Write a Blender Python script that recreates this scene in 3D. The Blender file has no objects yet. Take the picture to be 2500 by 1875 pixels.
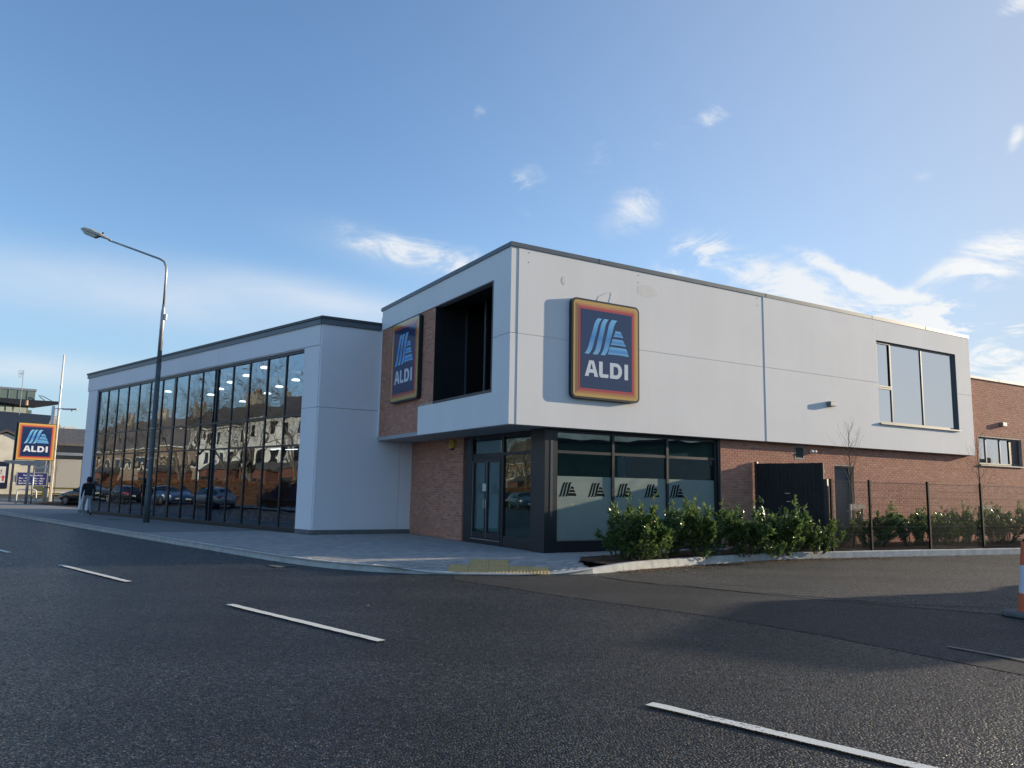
import bpy, math, random
import numpy as np
from mathutils import Matrix, Vector, Quaternion

SC = bpy.context.scene
COL = SC.collection
PI = math.pi

# ------------------------------------------------------------------ camera
CAM_F, CAM_PITCH, CAM_ROLL, CAM_H = 1887.19, math.radians(7.797), math.radians(1.041), 1.52
cp, sp = math.cos(CAM_PITCH), math.sin(CAM_PITCH)
fw = Vector((0, cp, sp)); up0 = Vector((0, -sp, cp)); rt0 = Vector((1, 0, 0))
cr, sr = math.cos(CAM_ROLL), math.sin(CAM_ROLL)
rt = rt0 * cr + up0 * sr
up = up0 * cr - rt0 * sr
cam_data = bpy.data.cameras.new('camera')
cam_data.sensor_width = 36.0
cam_data.lens = CAM_F / 2500.0 * 36.0
cam_data.clip_start = 0.05
cam_data.clip_end = 5000
cam = bpy.data.objects.new('camera', cam_data)
COL.objects.link(cam)
cam.matrix_world = Matrix(((rt.x, up.x, -fw.x, 0), (rt.y, up.y, -fw.y, 0), (rt.z, up.z, -fw.z, CAM_H), (0, 0, 0, 1)))
SC.camera = cam

# ------------------------------------------------------------------ sky and sun
SUN_EL = math.radians(10.6)
SUN_AZ = math.atan2(0.931, 0.364)            # clockwise from +Y
sun_dir = Vector((math.sin(SUN_AZ) * math.cos(SUN_EL), math.cos(SUN_AZ) * math.cos(SUN_EL), math.sin(SUN_EL)))
world = bpy.data.worlds.new('World')
SC.world = world
world.use_nodes = True
SKY_STRENGTH = 0.134
SUN_STRENGTH = 3.2
SC.view_settings.view_transform = 'Standard'
SC.view_settings.look = 'None'
SC.view_settings.gamma = 1.0
SC.view_settings.use_curve_mapping = False
SC.view_settings.exposure = 1.15

def sky_dir(x, y):
    """sky direction for a viewing angle given on the 2212 px wide picture"""
    x, y = x / 0.8848, y / 0.8848
    d = rt * ((x - 1250) / CAM_F) + up * (-(y - 937.5) / CAM_F) + fw
    return d.normalized()

def build_world():
    nt = world.node_tree; nt.nodes.clear()
    N = nt.nodes.new; L = nt.links.new
    out = N('ShaderNodeOutputWorld'); bg = N('ShaderNodeBackground'); bg.inputs['Strength'].default_value = SKY_STRENGTH
    sky = N('ShaderNodeTexSky'); sky.sky_type = 'NISHITA'; sky.sun_disc = False
    sky.sun_elevation = SUN_EL; sky.sun_rotation = SUN_AZ
    sky.air_density = 1.0; sky.dust_density = 0.45; sky.ozone_density = 2.8; sky.altitude = 20
    tc = N('ShaderNodeTexCoord')
    d = tc.outputs['Generated']
    def math_(op, a, b=None, c=None, clamp=False):
        n = N('ShaderNodeMath'); n.operation = op; n.use_clamp = clamp
        for i, v in enumerate((a, b, c)):
            if v is None: continue
            if isinstance(v, (int, float)): n.inputs[i].default_value = v
            else: L(v, n.inputs[i])
        return n.outputs[0]
    def dot(v):
        n = N('ShaderNodeVectorMath'); n.operation = 'DOT_PRODUCT'; L(d, n.inputs[0]); n.inputs[1].default_value = v
        return n.outputs['Value']
    # cloud noise on a flat cloud layer
    sep = N('ShaderNodeSeparateXYZ'); L(d, sep.inputs[0])
    zc = math_('MAXIMUM', math_('ADD', sep.outputs['Z'], 0.10), 0.03)
    px = math_('DIVIDE', sep.outputs['X'], zc); py = math_('DIVIDE', sep.outputs['Y'], zc)
    comb = N('ShaderNodeCombineXYZ'); L(px, comb.inputs[0]); L(py, comb.inputs[1])
    def noise(vec, scale, detail, rough, dist=0.0):
        n = N('ShaderNodeTexNoise'); n.inputs['Scale'].default_value = scale; n.inputs['Detail'].default_value = detail
        n.inputs['Roughness'].default_value = rough; n.inputs['Distortion'].default_value = dist
        L(vec, n.inputs['Vector']); return n
    n1 = noise(comb.outputs[0], 1.3, 9, 0.62, 0.35).outputs['Fac']
    strv = N('ShaderNodeVectorMath'); strv.operation = 'MULTIPLY'; L(d, strv.inputs[0]); strv.inputs[1].default_value = (1, 1, 2.4)
    n2 = noise(strv.outputs[0], 7.5, 11, 0.66, 1.1).outputs['Fac']
    nmix = math_('ADD', math_('MULTIPLY', n1, 0.35), math_('MULTIPLY', n2, 0.65))
    wobble = N('ShaderNodeVectorMath'); wobble.operation = 'SUBTRACT'
    L(noise(d, 5.0, 5, 0.6).outputs['Color'], wobble.inputs[0]); wobble.inputs[1].default_value = (0.5, 0.5, 0.5)
    wsc = N('ShaderNodeVectorMath'); wsc.operation = 'SCALE'; L(wobble.outputs[0], wsc.inputs[0]); wsc.inputs['Scale'].default_value = 0.075
    wadd = N('ShaderNodeVectorMath'); wadd.operation = 'ADD'; L(tc.outputs['Generated'], wadd.inputs[0]); L(wsc.outputs[0], wadd.inputs[1])
    d_w = wadd.outputs[0]
    # cx, cy, half length, half height, angle (down to the right), weight
    blobs = [(905, 545, 175, 40, 14, .95), (1128, 422, 70, 46, -50, .66), (1392, 448, 88, 46, -20, .72), (1440, 322, 55, 24, -40, .55), (1550, 258, 70, 22, -35, .62), (1312, 340, 42, 36, -60, .45),
             (1495, 568, 95, 42, -15, 1.05), (1840, 672, 300, 58, 19, 1.35), (1890, 608, 165, 15, 23, 1.25), (2130, 552, 140, 48, -28, 1.3), (2210, 770, 300, 120, 8, 1.2), (2170, 30, 65, 30, -35, .8),
             (2192, 280, 34, 20, -60, .6), (1040, 235, 40, 18, -60, .4), (1985, 375, 34, 18, -30, .4), (2110, 662, 120, 30, -20, .9)]
    total = None
    for cx, cy, sx, sy, ang, wgt in blobs:
        c = sky_dir(cx, cy); ca, sa = math.cos(math.radians(ang)), math.sin(math.radians(ang))
        ax = (sky_dir(cx + 20 * ca, cy + 20 * sa) - c).normalized(); ay = (sky_dir(cx - 20 * sa, cy + 20 * ca) - c).normalized()
        kx = (sky_dir(cx + sx * ca, cy + sx * sa) - c).length; ky = (sky_dir(cx - sy * sa, cy + sy * ca) - c).length
        def dw(v):
            n = N('ShaderNodeVectorMath'); n.operation = 'DOT_PRODUCT'; L(d_w, n.inputs[0]); n.inputs[1].default_value = v
            return n.outputs['Value']
        x = math_('SUBTRACT', dw(ax / kx), c.dot(ax / kx)); y = math_('SUBTRACT', dw(ay / ky), c.dot(ay / ky))
        r2 = math_('ADD', math_('MULTIPLY', x, x), math_('MULTIPLY', y, y))
        front = math_('GREATER_THAN', dot(c), 0.5)
        g = math_('MULTIPLY', math_('MULTIPLY', math_('EXPONENT', math_('MULTIPLY', r2, -1.1)), wgt), front)
        total = g if total is None else math_('ADD', total, g)
    soft = None
    for cx, cy, sx, sy, ang, wgt in [(300, 640, 620, 62, 7, .40), (700, 640, 260, 34, 9, .42), (60, 795, 320, 34, 5, .45), (880, 560, 200, 40, 14, .2)]:
        c = sky_dir(cx, cy); ca, sa = math.cos(math.radians(ang)), math.sin(math.radians(ang))
        ax = (sky_dir(cx + 20 * ca, cy + 20 * sa) - c).normalized(); ay = (sky_dir(cx - 20 * sa, cy + 20 * ca) - c).normalized()
        kx = (sky_dir(cx + sx * ca, cy + sx * sa) - c).length; ky = (sky_dir(cx - sy * sa, cy + sy * ca) - c).length
        x = math_('SUBTRACT', dot(ax / kx), c.dot(ax / kx)); y = math_('SUBTRACT', dot(ay / ky), c.dot(ay / ky))
        g = math_('MULTIPLY', math_('MULTIPLY', math_('EXPONENT', math_('MULTIPLY', math_('ADD', math_('MULTIPLY', x, x), math_('MULTIPLY', y, y)), -1.0)), wgt), math_('GREATER_THAN', dot(c), .5))
        soft = g if soft is None else math_('ADD', soft, g)
    sn = N('ShaderNodeMapRange'); L(n1, sn.inputs[0]); sn.inputs[1].default_value = .3; sn.inputs[2].default_value = .7; sn.inputs[3].default_value = .6; sn.inputs[4].default_value = 1.4
    soft = math_('MULTIPLY', soft, sn.outputs[0])
    # thin wisps all over the sky, denser towards the horizon
    low = N('ShaderNodeMapRange'); L(sep.outputs['Z'], low.inputs[0]); low.inputs[1].default_value = 0.02; low.inputs[2].default_value = 0.45
    low.inputs[3].default_value = 0.10; low.inputs[4].default_value = 0.0
    total = math_('ADD', total, low.outputs[0])
    tex = N('ShaderNodeMapRange'); L(nmix, tex.inputs[0]); tex.inputs[1].default_value = 0.43; tex.inputs[2].default_value = 0.63
    tex.inputs[3].default_value = 0.06; tex.inputs[4].default_value = 1.55
    m = math_('MULTIPLY', total, tex.outputs[0])
    ms = N('ShaderNodeMapRange'); ms.interpolation_type = 'SMOOTHSTEP'; L(m, ms.inputs[0]); ms.inputs[1].default_value = 0.08; ms.inputs[2].default_value = 0.95
    ms.inputs[3].default_value = 0; ms.inputs[4].default_value = 0.93
    # cloud brightness: white, warmer and brighter towards the sun
    sdot = math_('MAXIMUM', dot(sun_dir), 0.0)
    glow = math_('POWER', sdot, 5.0)
    cc = N('ShaderNodeMix'); cc.data_type = 'RGBA'; L(math_('MINIMUM', glow, 1.0), cc.inputs['Factor'])
    cc.inputs['A'].default_value = (CLOUD_A[0], CLOUD_A[1], CLOUD_A[2], 1); cc.inputs['B'].default_value = (CLOUD_B[0], CLOUD_B[1], CLOUD_B[2], 1)
    tintn = N('ShaderNodeVectorMath'); tintn.operation = 'MULTIPLY'; L(sky.outputs[0], tintn.inputs[0]); tintn.inputs[1].default_value = (.89, .90, .945)
    hz = N('ShaderNodeMapRange'); L(sep.outputs['Z'], hz.inputs[0]); hz.inputs[1].default_value = 0.0; hz.inputs[2].default_value = 0.28; hz.inputs[3].default_value = .8; hz.inputs[4].default_value = 0
    hmix = N('ShaderNodeMix'); hmix.data_type = 'RGBA'; L(hz.outputs[0], hmix.inputs['Factor']); L(tintn.outputs[0], hmix.inputs['A']); hmix.inputs['B'].default_value = (1.36, 1.92, 2.6, 1)
    haze = N('ShaderNodeMix'); haze.data_type = 'RGBA'; L(math_('MULTIPLY', math_('POWER', sdot, 2.6), 1.05, clamp=True), haze.inputs['Factor'])
    L(hmix.outputs['Result'], haze.inputs['A']); haze.inputs['B'].default_value = (1.80, 1.92, 2.12, 1)
    mix = N('ShaderNodeMix'); mix.data_type = 'RGBA'
    L(math_('MINIMUM', math_('ADD', ms.outputs[0], soft), .95), mix.inputs['Factor']); L(haze.outputs['Result'], mix.inputs['A']); L(cc.outputs['Result'], mix.inputs['B'])
    L(mix.outputs['Result'], bg.inputs['Color']); L(bg.outputs[0], out.inputs[0])
CLOUD_A = (2.75, 2.9, 3.1)
CLOUD_B = (4.1, 3.9, 3.5)
build_world()
sun_data = bpy.data.lights.new('sun', 'SUN'); sun_data.energy = SUN_STRENGTH; sun_data.angle = math.radians(0.53); sun_data.color = (1.0, 0.84, 0.62)
sun = bpy.data.objects.new('sun', sun_data); COL.objects.link(sun)
sun.rotation_euler = sun_dir.to_track_quat('Z', 'Y').to_euler(); sun.location = (60, 20, 30)
SC.cycles.max_bounces = 8; SC.cycles.transparent_max_bounces = 16; SC.cycles.glossy_bounces = 4; SC.cycles.diffuse_bounces = 3
SC.cycles.caustics_reflective = False; SC.cycles.caustics_refractive = False
SC.cycles.use_denoising = True

# ------------------------------------------------------------------ helpers
rng = random.Random(7)
class MB:
    def __init__(s, T=None):
        s.v = []; s.f = []; s.T = T
    def add(s, vs, fs, M=None):
        o = len(s.v)
        for p in vs:
            p = Vector(p)
            if M is not None: p = M @ p
            if s.T is not None: p = s.T @ p
            s.v.append(p[:])
        for f in fs: s.f.append(tuple(i + o for i in f))
        return s
    def box(s, x0, x1, y0, y1, z0, z1, M=None):
        vs = [(x0, y0, z0), (x1, y0, z0), (x1, y1, z0), (x0, y1, z0), (x0, y0, z1), (x1, y0, z1), (x1, y1, z1), (x0, y1, z1)]
        return s.add(vs, [(0, 3, 2, 1), (4, 5, 6, 7), (0, 1, 5, 4), (1, 2, 6, 5), (2, 3, 7, 6), (3, 0, 4, 7)], M)
    def prism(s, poly, d0, d1, axis='z', M=None):
        """extrude a 2D polygon; axis z: (x,y), axis y: (x,z), axis x: (y,z)"""
        n = len(poly)
        def P(a, b, d): return (a, b, d) if axis == 'z' else ((a, d, b) if axis == 'y' else (d, a, b))
        vs = [P(a, b, d0) for a, b in poly] + [P(a, b, d1) for a, b in poly]
        fs = [tuple(range(n))[::-1], tuple(range(n, 2 * n))] + [(i, (i + 1) % n, (i + 1) % n + n, i + n) for i in range(n)]
        return s.add(vs, fs, M)
    def tube(s, pts, r, n=8, cap=True, M=None):
        pts = [Vector(p) for p in pts]; k = len(pts)
        rs = r if isinstance(r, (list, tuple)) else [r] * k
        vs = []; fs = []
        ref = None
        for i, p in enumerate(pts):
            t = (pts[min(i + 1, k - 1)] - pts[max(i - 1, 0)]).normalized()
            if ref is None: ref = Vector((0, 0, 1)) if abs(t.z) < .9 else Vector((1, 0, 0))
            a = t.cross(ref).normalized(); b = t.cross(a).normalized(); ref = -b.cross(t).cross(t) if False else a.cross(t)
            for j in range(n):
                w = 2 * PI * j / n; vs.append(p + a * (math.cos(w) * rs[i]) + b * (math.sin(w) * rs[i]))
        for i in range(k - 1):
            for j in range(n):
                fs.append((i * n + j, i * n + (j + 1) % n, (i + 1) * n + (j + 1) % n, (i + 1) * n + j))
        if cap: fs.append(tuple(range(n))[::-1]); fs.append(tuple(range((k - 1) * n, k * n)))
        return s.add(vs, fs, M)
    def lathe(s, prof, n=16, M=None):
        vs = [(r * math.cos(2 * PI * j / n), r * math.sin(2 * PI * j / n), z) for r, z in prof for j in range(n)]
        fs = [(i * n + j, i * n + (j + 1) % n, (i + 1) * n + (j + 1) % n, (i + 1) * n + j) for i in range(len(prof) - 1) for j in range(n)]
        fs.append(tuple(range(n))[::-1]); fs.append(tuple(range((len(prof) - 1) * n, len(prof) * n)))
        return s.add(vs, fs, M)
    def build(s, name, mat, parent=None, smooth=False, bevel=0.0):
        me = bpy.data.meshes.new(name); me.from_pydata(s.v, [], s.f); me.update()
        if smooth: me.polygons.foreach_set('use_smooth', [True] * len(me.polygons))
        me.materials.append(mat)
        o = bpy.data.objects.new(name, me); COL.objects.link(o)
        if parent is not None: o.parent = parent
        if bevel:
            b = o.modifiers.new('bevel', 'BEVEL'); b.width = bevel; b.segments = 2; b.limit_method = 'ANGLE'
        return o
def tag(o, label=None, cat=None, group=None, kind=None):
    if label: o['label'] = label
    if cat: o['category'] = cat
    if group: o['group'] = group
    if kind: o['kind'] = kind
    return o
def thing(name, label, cat, loc=(0, 0, 0), rz=0.0, group=None):
    o = bpy.data.objects.new(name, None); COL.objects.link(o); o.location = loc; o.rotation_euler = (0, 0, rz)
    o.empty_display_size = .2
    return tag(o, label, cat, group)
def box(name, mat, parent, *a, bevel=0.0, T=None):
    return MB(T).box(*a).build(name, mat, parent, bevel=bevel)
def copy_tree(o, parent=None):
    c = o.copy(); COL.objects.link(c)
    if parent is not None: c.parent = parent
    for ch in o.children: copy_tree(ch, c)
    return c

# ------------------------------------------------------------------ materials
def new_mat(name):
    m = bpy.data.materials.new(name); m.use_nodes = True
    nt = m.node_tree; b = nt.nodes['Principled BSDF']
    return m, nt, b
def pbr(name, col, rough=.6, metal=0.0, var=.12, scale=3.0, bump=0.0, bscale=60.0, spec=.5, detail=4, coat=0.0, obj=True, streak=0.0):
    """colour with noise variation, optional fine bump and vertical weather streaks"""
    m, nt, b = new_mat(name); N = nt.nodes.new; L = nt.links.new
    tc = N('ShaderNodeTexCoord'); src = tc.outputs['Object']
    nz = N('ShaderNodeTexNoise'); nz.inputs['Scale'].default_value = scale; nz.inputs['Detail'].default_value = detail; L(src, nz.inputs['Vector'])
    mr = N('ShaderNodeMapRange'); L(nz.outputs['Fac'], mr.inputs[0]); mr.inputs[1].default_value = .3; mr.inputs[2].default_value = .7
    mr.inputs[3].default_value = 1 - var; mr.inputs[4].default_value = 1 + var
    fac = mr.outputs[0]
    if streak:
        mp = N('ShaderNodeMapping'); mp.inputs['Scale'].default_value = (2.2, 2.2, .12); L(src, mp.inputs[0])
        n2 = N('ShaderNodeTexNoise'); n2.inputs['Scale'].default_value = 2.0; n2.inputs['Detail'].default_value = 6; L(mp.outputs[0], n2.inputs['Vector'])
        m2 = N('ShaderNodeMapRange'); L(n2.outputs['Fac'], m2.inputs[0]); m2.inputs[1].default_value = .35; m2.inputs[2].default_value = .7
        m2.inputs[3].default_value = 1 + streak * .4; m2.inputs[4].default_value = 1 - streak
        mm = N('ShaderNodeMath'); mm.operation = 'MULTIPLY'; L(fac, mm.inputs[0]); L(m2.outputs[0], mm.inputs[1]); fac = mm.outputs[0]
    vm = N('ShaderNodeVectorMath'); vm.operation = 'SCALE'; vm.inputs[0].default_value = col[:3]; L(fac, vm.inputs['Scale'])
    L(vm.outputs[0], b.inputs['Base Color'])
    b.inputs['Roughness'].default_value = rough; b.inputs['Metallic'].default_value = metal
    b.inputs['Specular IOR Level'].default_value = spec; b.inputs['Coat Weight'].default_value = coat
    if bump:
        n3 = N('ShaderNodeTexNoise'); n3.inputs['Scale'].default_value = bscale; n3.inputs['Detail'].default_value = 3; L(src, n3.inputs['Vector'])
        bp = N('ShaderNodeBump'); bp.inputs['Strength'].default_value = bump; bp.inputs['Distance'].default_value = .01
        L(n3.outputs['Fac'], bp.inputs['Height']); L(bp.outputs[0], b.inputs['Normal'])
    return m
def glass_mat(name, tint, base=.10, ior=1.5, wave=.02, wscale=1.2, refl=(1, 1, 1)):
    m, nt, b = new_mat(name); nt.nodes.remove(b); N = nt.nodes.new; L = nt.links.new
    out = nt.nodes['Material Output']
    tr = N('ShaderNodeBsdfTransparent'); tr.inputs[0].default_value = (*tint, 1)
    gl = N('ShaderNodeBsdfGlossy'); gl.inputs['Roughness'].default_value = 0.0; gl.inputs[0].default_value = (*refl, 1)
    fr = N('ShaderNodeFresnel'); fr.inputs['IOR'].default_value = ior
    ad = N('ShaderNodeMath'); ad.operation = 'ADD'; ad.use_clamp = True; L(fr.outputs[0], ad.inputs[0]); ad.inputs[1].default_value = base
    geo = N('ShaderNodeNewGeometry'); inv = N('ShaderNodeMath'); inv.operation = 'SUBTRACT'; inv.inputs[0].default_value = 1.0; L(geo.outputs['Backfacing'], inv.inputs[1])
    fm = N('ShaderNodeMath'); fm.operation = 'MULTIPLY'; L(ad.outputs[0], fm.inputs[0]); L(inv.outputs[0], fm.inputs[1])
    mx = N('ShaderNodeMixShader'); L(fm.outputs[0], mx.inputs[0]); L(tr.outputs[0], mx.inputs[1]); L(gl.outputs[0], mx.inputs[2]); L(mx.outputs[0], out.inputs[0])
    if wave:
        tc = N('ShaderNodeTexCoord'); oi = N('ShaderNodeObjectInfo')
        va = N('ShaderNodeVectorMath'); va.operation = 'MULTIPLY_ADD'; L(oi.outputs['Random'], va.inputs[0]); va.inputs[1].default_value = (37, 53, 71); L(tc.outputs['Object'], va.inputs[2])
        nz = N('ShaderNodeTexNoise'); nz.inputs['Scale'].default_value = wscale; nz.inputs['Detail'].default_value = 1.0; L(va.outputs[0], nz.inputs['Vector'])
        bp = N('ShaderNodeBump'); bp.inputs['Strength'].default_value = 1.0; bp.inputs['Distance'].default_value = wave; L(nz.outputs['Fac'], bp.inputs['Height'])
        L(bp.outputs[0], gl.inputs['Normal'])
    return m
def emit(name, col, strength):
    m, nt, b = new_mat(name)
    b.inputs['Base Color'].default_value = (*col, 1); b.inputs['Emission Color'].default_value = (*col, 1); b.inputs['Emission Strength'].default_value = strength
    return m
def asphalt_mat(name, lo, hi, stone=95.0, bump=.9, rough=.55, warm=0.0):
    m, nt, b = new_mat(name); N = nt.nodes.new; L = nt.links.new
    tc = N('ShaderNodeTexCoord'); src = tc.outputs['Object']
    vo = N('ShaderNodeTexVoronoi'); vo.inputs['Scale'].default_value = stone; L(src, vo.inputs['Vector'])
    nz = N('ShaderNodeTexNoise'); nz.inputs['Scale'].default_value = .55; nz.inputs['Detail'].default_value = 6; L(src, nz.inputs['Vector'])
    n4 = N('ShaderNodeTexNoise'); n4.inputs['Scale'].default_value = 14; n4.inputs['Detail'].default_value = 6; n4.inputs['Roughness'].default_value = .85; L(src, n4.inputs['Vector'])
    n2 = N('ShaderNodeTexNoise'); n2.inputs['Scale'].default_value = stone * .45; n2.inputs['Detail'].default_value = 3; L(src, n2.inputs['Vector'])
    sep = N('ShaderNodeSeparateColor'); L(vo.outputs['Color'], sep.inputs[0])
    pw = N('ShaderNodeMath'); pw.operation = 'POWER'; L(sep.outputs[0], pw.inputs[0]); pw.inputs[1].default_value = 2.6
    mix = N('ShaderNodeMix'); mix.data_type = 'RGBA'; L(pw.outputs[0], mix.inputs['Factor'])
    mix.inputs['A'].default_value = (*lo, 1); mix.inputs['B'].default_value = (*hi, 1)
    mr = N('ShaderNodeMapRange'); L(nz.outputs['Fac'], mr.inputs[0]); mr.inputs[1].default_value = .3; mr.inputs[2].default_value = .7; mr.inputs[3].default_value = .66; mr.inputs[4].default_value = 1.32
    mpt = N('ShaderNodeMapping'); mpt.inputs['Rotation'].default_value = (0, 0, -2.386); mpt.inputs['Scale'].default_value = (.035, .75, 1); L(src, mpt.inputs[0])
    nt_ = N('ShaderNodeTexNoise'); nt_.inputs['Scale'].default_value = 1.0; nt_.inputs['Detail'].default_value = 3; L(mpt.outputs[0], nt_.inputs['Vector'])
    mt_ = N('ShaderNodeMapRange'); L(nt_.outputs['Fac'], mt_.inputs[0]); mt_.inputs[1].default_value = .35; mt_.inputs[2].default_value = .65; mt_.inputs[3].default_value = .78; mt_.inputs[4].default_value = 1.2
    m4 = N('ShaderNodeMapRange'); L(n4.outputs['Fac'], m4.inputs[0]); m4.inputs[1].default_value = .36; m4.inputs[2].default_value = .64; m4.inputs[3].default_value = .30; m4.inputs[4].default_value = 1.8
    mu0 = N('ShaderNodeMath'); mu0.operation = 'MULTIPLY'; L(mr.outputs[0], mu0.inputs[0]); L(mt_.outputs[0], mu0.inputs[1])
    mu = N('ShaderNodeMath'); mu.operation = 'MULTIPLY'; L(mu0.outputs[0], mu.inputs[0]); L(m4.outputs[0], mu.inputs[1])
    gap = N('ShaderNodeMapRange'); L(vo.outputs['Distance'], gap.inputs[0]); gap.inputs[1].default_value = .25; gap.inputs[2].default_value = .62; gap.inputs[3].default_value = 1.25; gap.inputs[4].default_value = .18  # dark tar between stones, with their self-shadow put into the colour too
    mg = N('ShaderNodeMath'); mg.operation = 'MULTIPLY'; L(mu.outputs[0], mg.inputs[0]); L(gap.outputs[0], mg.inputs[1])
    vm = N('ShaderNodeVectorMath'); vm.operation = 'SCALE'; L(mix.outputs['Result'], vm.inputs[0]); L(mg.outputs[0], vm.inputs['Scale'])
    L(vm.outputs[0], b.inputs['Base Color'])
    rr = N('ShaderNodeMapRange'); L(sep.outputs[1], rr.inputs[0]); rr.inputs[3].default_value = rough - .22; rr.inputs[4].default_value = rough + .3; b.inputs['Specular IOR Level'].default_value = .45
    L(rr.outputs[0], b.inputs['Roughness'])
    add = N('ShaderNodeMath'); add.operation = 'MULTIPLY_ADD'; L(vo.outputs['Distance'], add.inputs[0]); add.inputs[1].default_value = -1.0; L(n2.outputs['Fac'], add.inputs[2])
    bp = N('ShaderNodeBump'); bp.inputs['Strength'].default_value = bump; bp.inputs['Distance'].default_value = .02; L(add.outputs[0], bp.inputs['Height']); L(bp.outputs[0], b.inputs['Normal'])
    return m
def tint_mat(name, ramp, rough=.85, bump=.4, bscale=90, spec=.3, attr='tint', sheen=None, trans=0.0):
    """colour picked by the per-piece attribute through a colour ramp"""
    m, nt, b = new_mat(name); N = nt.nodes.new; L = nt.links.new
    at = N('ShaderNodeAttribute'); at.attribute_name = attr
    cr_ = N('ShaderNodeValToRGB'); els = cr_.color_ramp.elements
    while len(els) < len(ramp): els.new(.5)
    for e, (p, c) in zip(els, ramp): e.position = p; e.color = (*c, 1)
    L(at.outputs['Fac'], cr_.inputs[0])
    tc = N('ShaderNodeTexCoord'); nz = N('ShaderNodeTexNoise'); nz.inputs['Scale'].default_value = bscale; nz.inputs['Detail'].default_value = 3; L(tc.outputs['Object'], nz.inputs['Vector'])
    mr = N('ShaderNodeMapRange'); L(nz.outputs['Fac'], mr.inputs[0]); mr.inputs[1].default_value = .3; mr.inputs[2].default_value = .7; mr.inputs[3].default_value = .85; mr.inputs[4].default_value = 1.15
    vm = N('ShaderNodeVectorMath'); vm.operation = 'SCALE'; L(cr_.outputs[0], vm.inputs[0]); L(mr.outputs[0], vm.inputs['Scale']); L(vm.outputs[0], b.inputs['Base Color'])
    b.inputs['Roughness'].default_value = rough; b.inputs['Specular IOR Level'].default_value = spec
    if trans:
        b.inputs['Transmission Weight'].default_value = 0
        tl = N('ShaderNodeBsdfTranslucent'); L(vm.outputs[0], tl.inputs[0]); mx = N('ShaderNodeMixShader'); mx.inputs[0].default_value = trans
        L(b.outputs[0], mx.inputs[1]); L(tl.outputs[0], mx.inputs[2]); L(mx.outputs[0], nt.nodes['Material Output'].inputs[0])
    if bump:
        bp = N('ShaderNodeBump'); bp.inputs['Strength'].default_value = bump; bp.inputs['Distance'].default_value = .004; L(nz.outputs['Fac'], bp.inputs['Height']); L(bp.outputs[0], b.inputs['Normal'])
    return m
def set_tint(me, vals, attr='tint'):
    a = me.attributes.new(attr, 'FLOAT', 'POINT'); a.data.foreach_set('value', np.asarray(vals, dtype=np.float32))

M = {}
M['render'] = pbr('white_panel', (.85, .83, .81), .8, var=.035, scale=.5, bump=.05, bscale=10, streak=.012)
M['sealant'] = pbr('white_sealant', (.72, .71, .68), .6)
M['render2'] = pbr('white_panel_wing', (.88, .855, .86), .8, var=.015, scale=.6, bump=.05, bscale=10, streak=.01)
M['coping'] = pbr('grey_coping', (.105, .125, .145), .42, var=.08, metal=.2)
M['coping_dark'] = pbr('dark_coping', (.05, .058, .066), .5, var=.08)
M['pale_coping'] = pbr('pale_coping', (.62, .61, .57), .6)
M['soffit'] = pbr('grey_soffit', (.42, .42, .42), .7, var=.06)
M['frame'] = pbr('anthracite_aluminium', (.015, .018, .022), .42, var=.06)
M['frame_grey'] = pbr('grey_aluminium', (.16, .165, .16), .4, var=.05)
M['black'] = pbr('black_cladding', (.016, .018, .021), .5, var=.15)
M['mortar'] = pbr('mortar', (.50, .38, .29), .95, var=.12, scale=8)
M['brick'] = tint_mat('red_brick', [(0, (.40, .180, .120)), (.35, (.49, .222, .148)), (.7, (.54, .252, .168)), (1, (.59, .305, .21))])
M['plinth'] = pbr('grey_stone_plinth', (.16, .16, .16), .85, var=.2, scale=9, bump=.3)
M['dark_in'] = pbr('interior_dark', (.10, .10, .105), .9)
M['in_floor'] = pbr('interior_floor', (.16, .16, .165), .35, var=.06)
M['in_ceil'] = pbr('interior_ceiling', (.20, .20, .21), .9)
M['glass_wing'] = glass_mat('curtain_glass', (.50, .54, .60), .23, 1.6, .0045, .9, refl=(.74, .87, 1.0))
M['glass_shop'] = glass_mat('shop_glass', (.72, .82, .78), .08, 1.55, .003, 1.0, refl=(.78, .95, .92))
M['glass_win'] = glass_mat('window_glass', (.25, .27, .30), .62, 1.6, .003, .8)
M['glass_dark'] = glass_mat('dark_glass', (.2, .22, .24), .02, 1.45, .002, .8)
M['film'] = pbr('frosted_film', (.21, .27, .235), .7, var=.04, coat=.6)
M['film_blue'] = pbr('frosted_film_door', (.24, .29, .37), .8, var=.03)
M['ceil_lamp'] = emit('ceiling_lamp_glow', (1.0, .96, .86), 3.6)
M['road'] = asphalt_mat('asphalt', (.010, .011, .0125), (.115, .116, .118), stone=56, rough=.42)
M['road2'] = asphalt_mat('old_asphalt', (.034, .033, .031), (.21, .20, .18), stone=70, bump=.9, rough=.62)
M['patch'] = asphalt_mat('fine_asphalt', (.024, .0245, .025), (.10, .098, .094), stone=110, bump=.6, rough=.66)
M['carpark'] = asphalt_mat('car_park_asphalt', (.05, .05, .052), (.12, .12, .115), stone=120, bump=.4, rough=.7)
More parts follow.
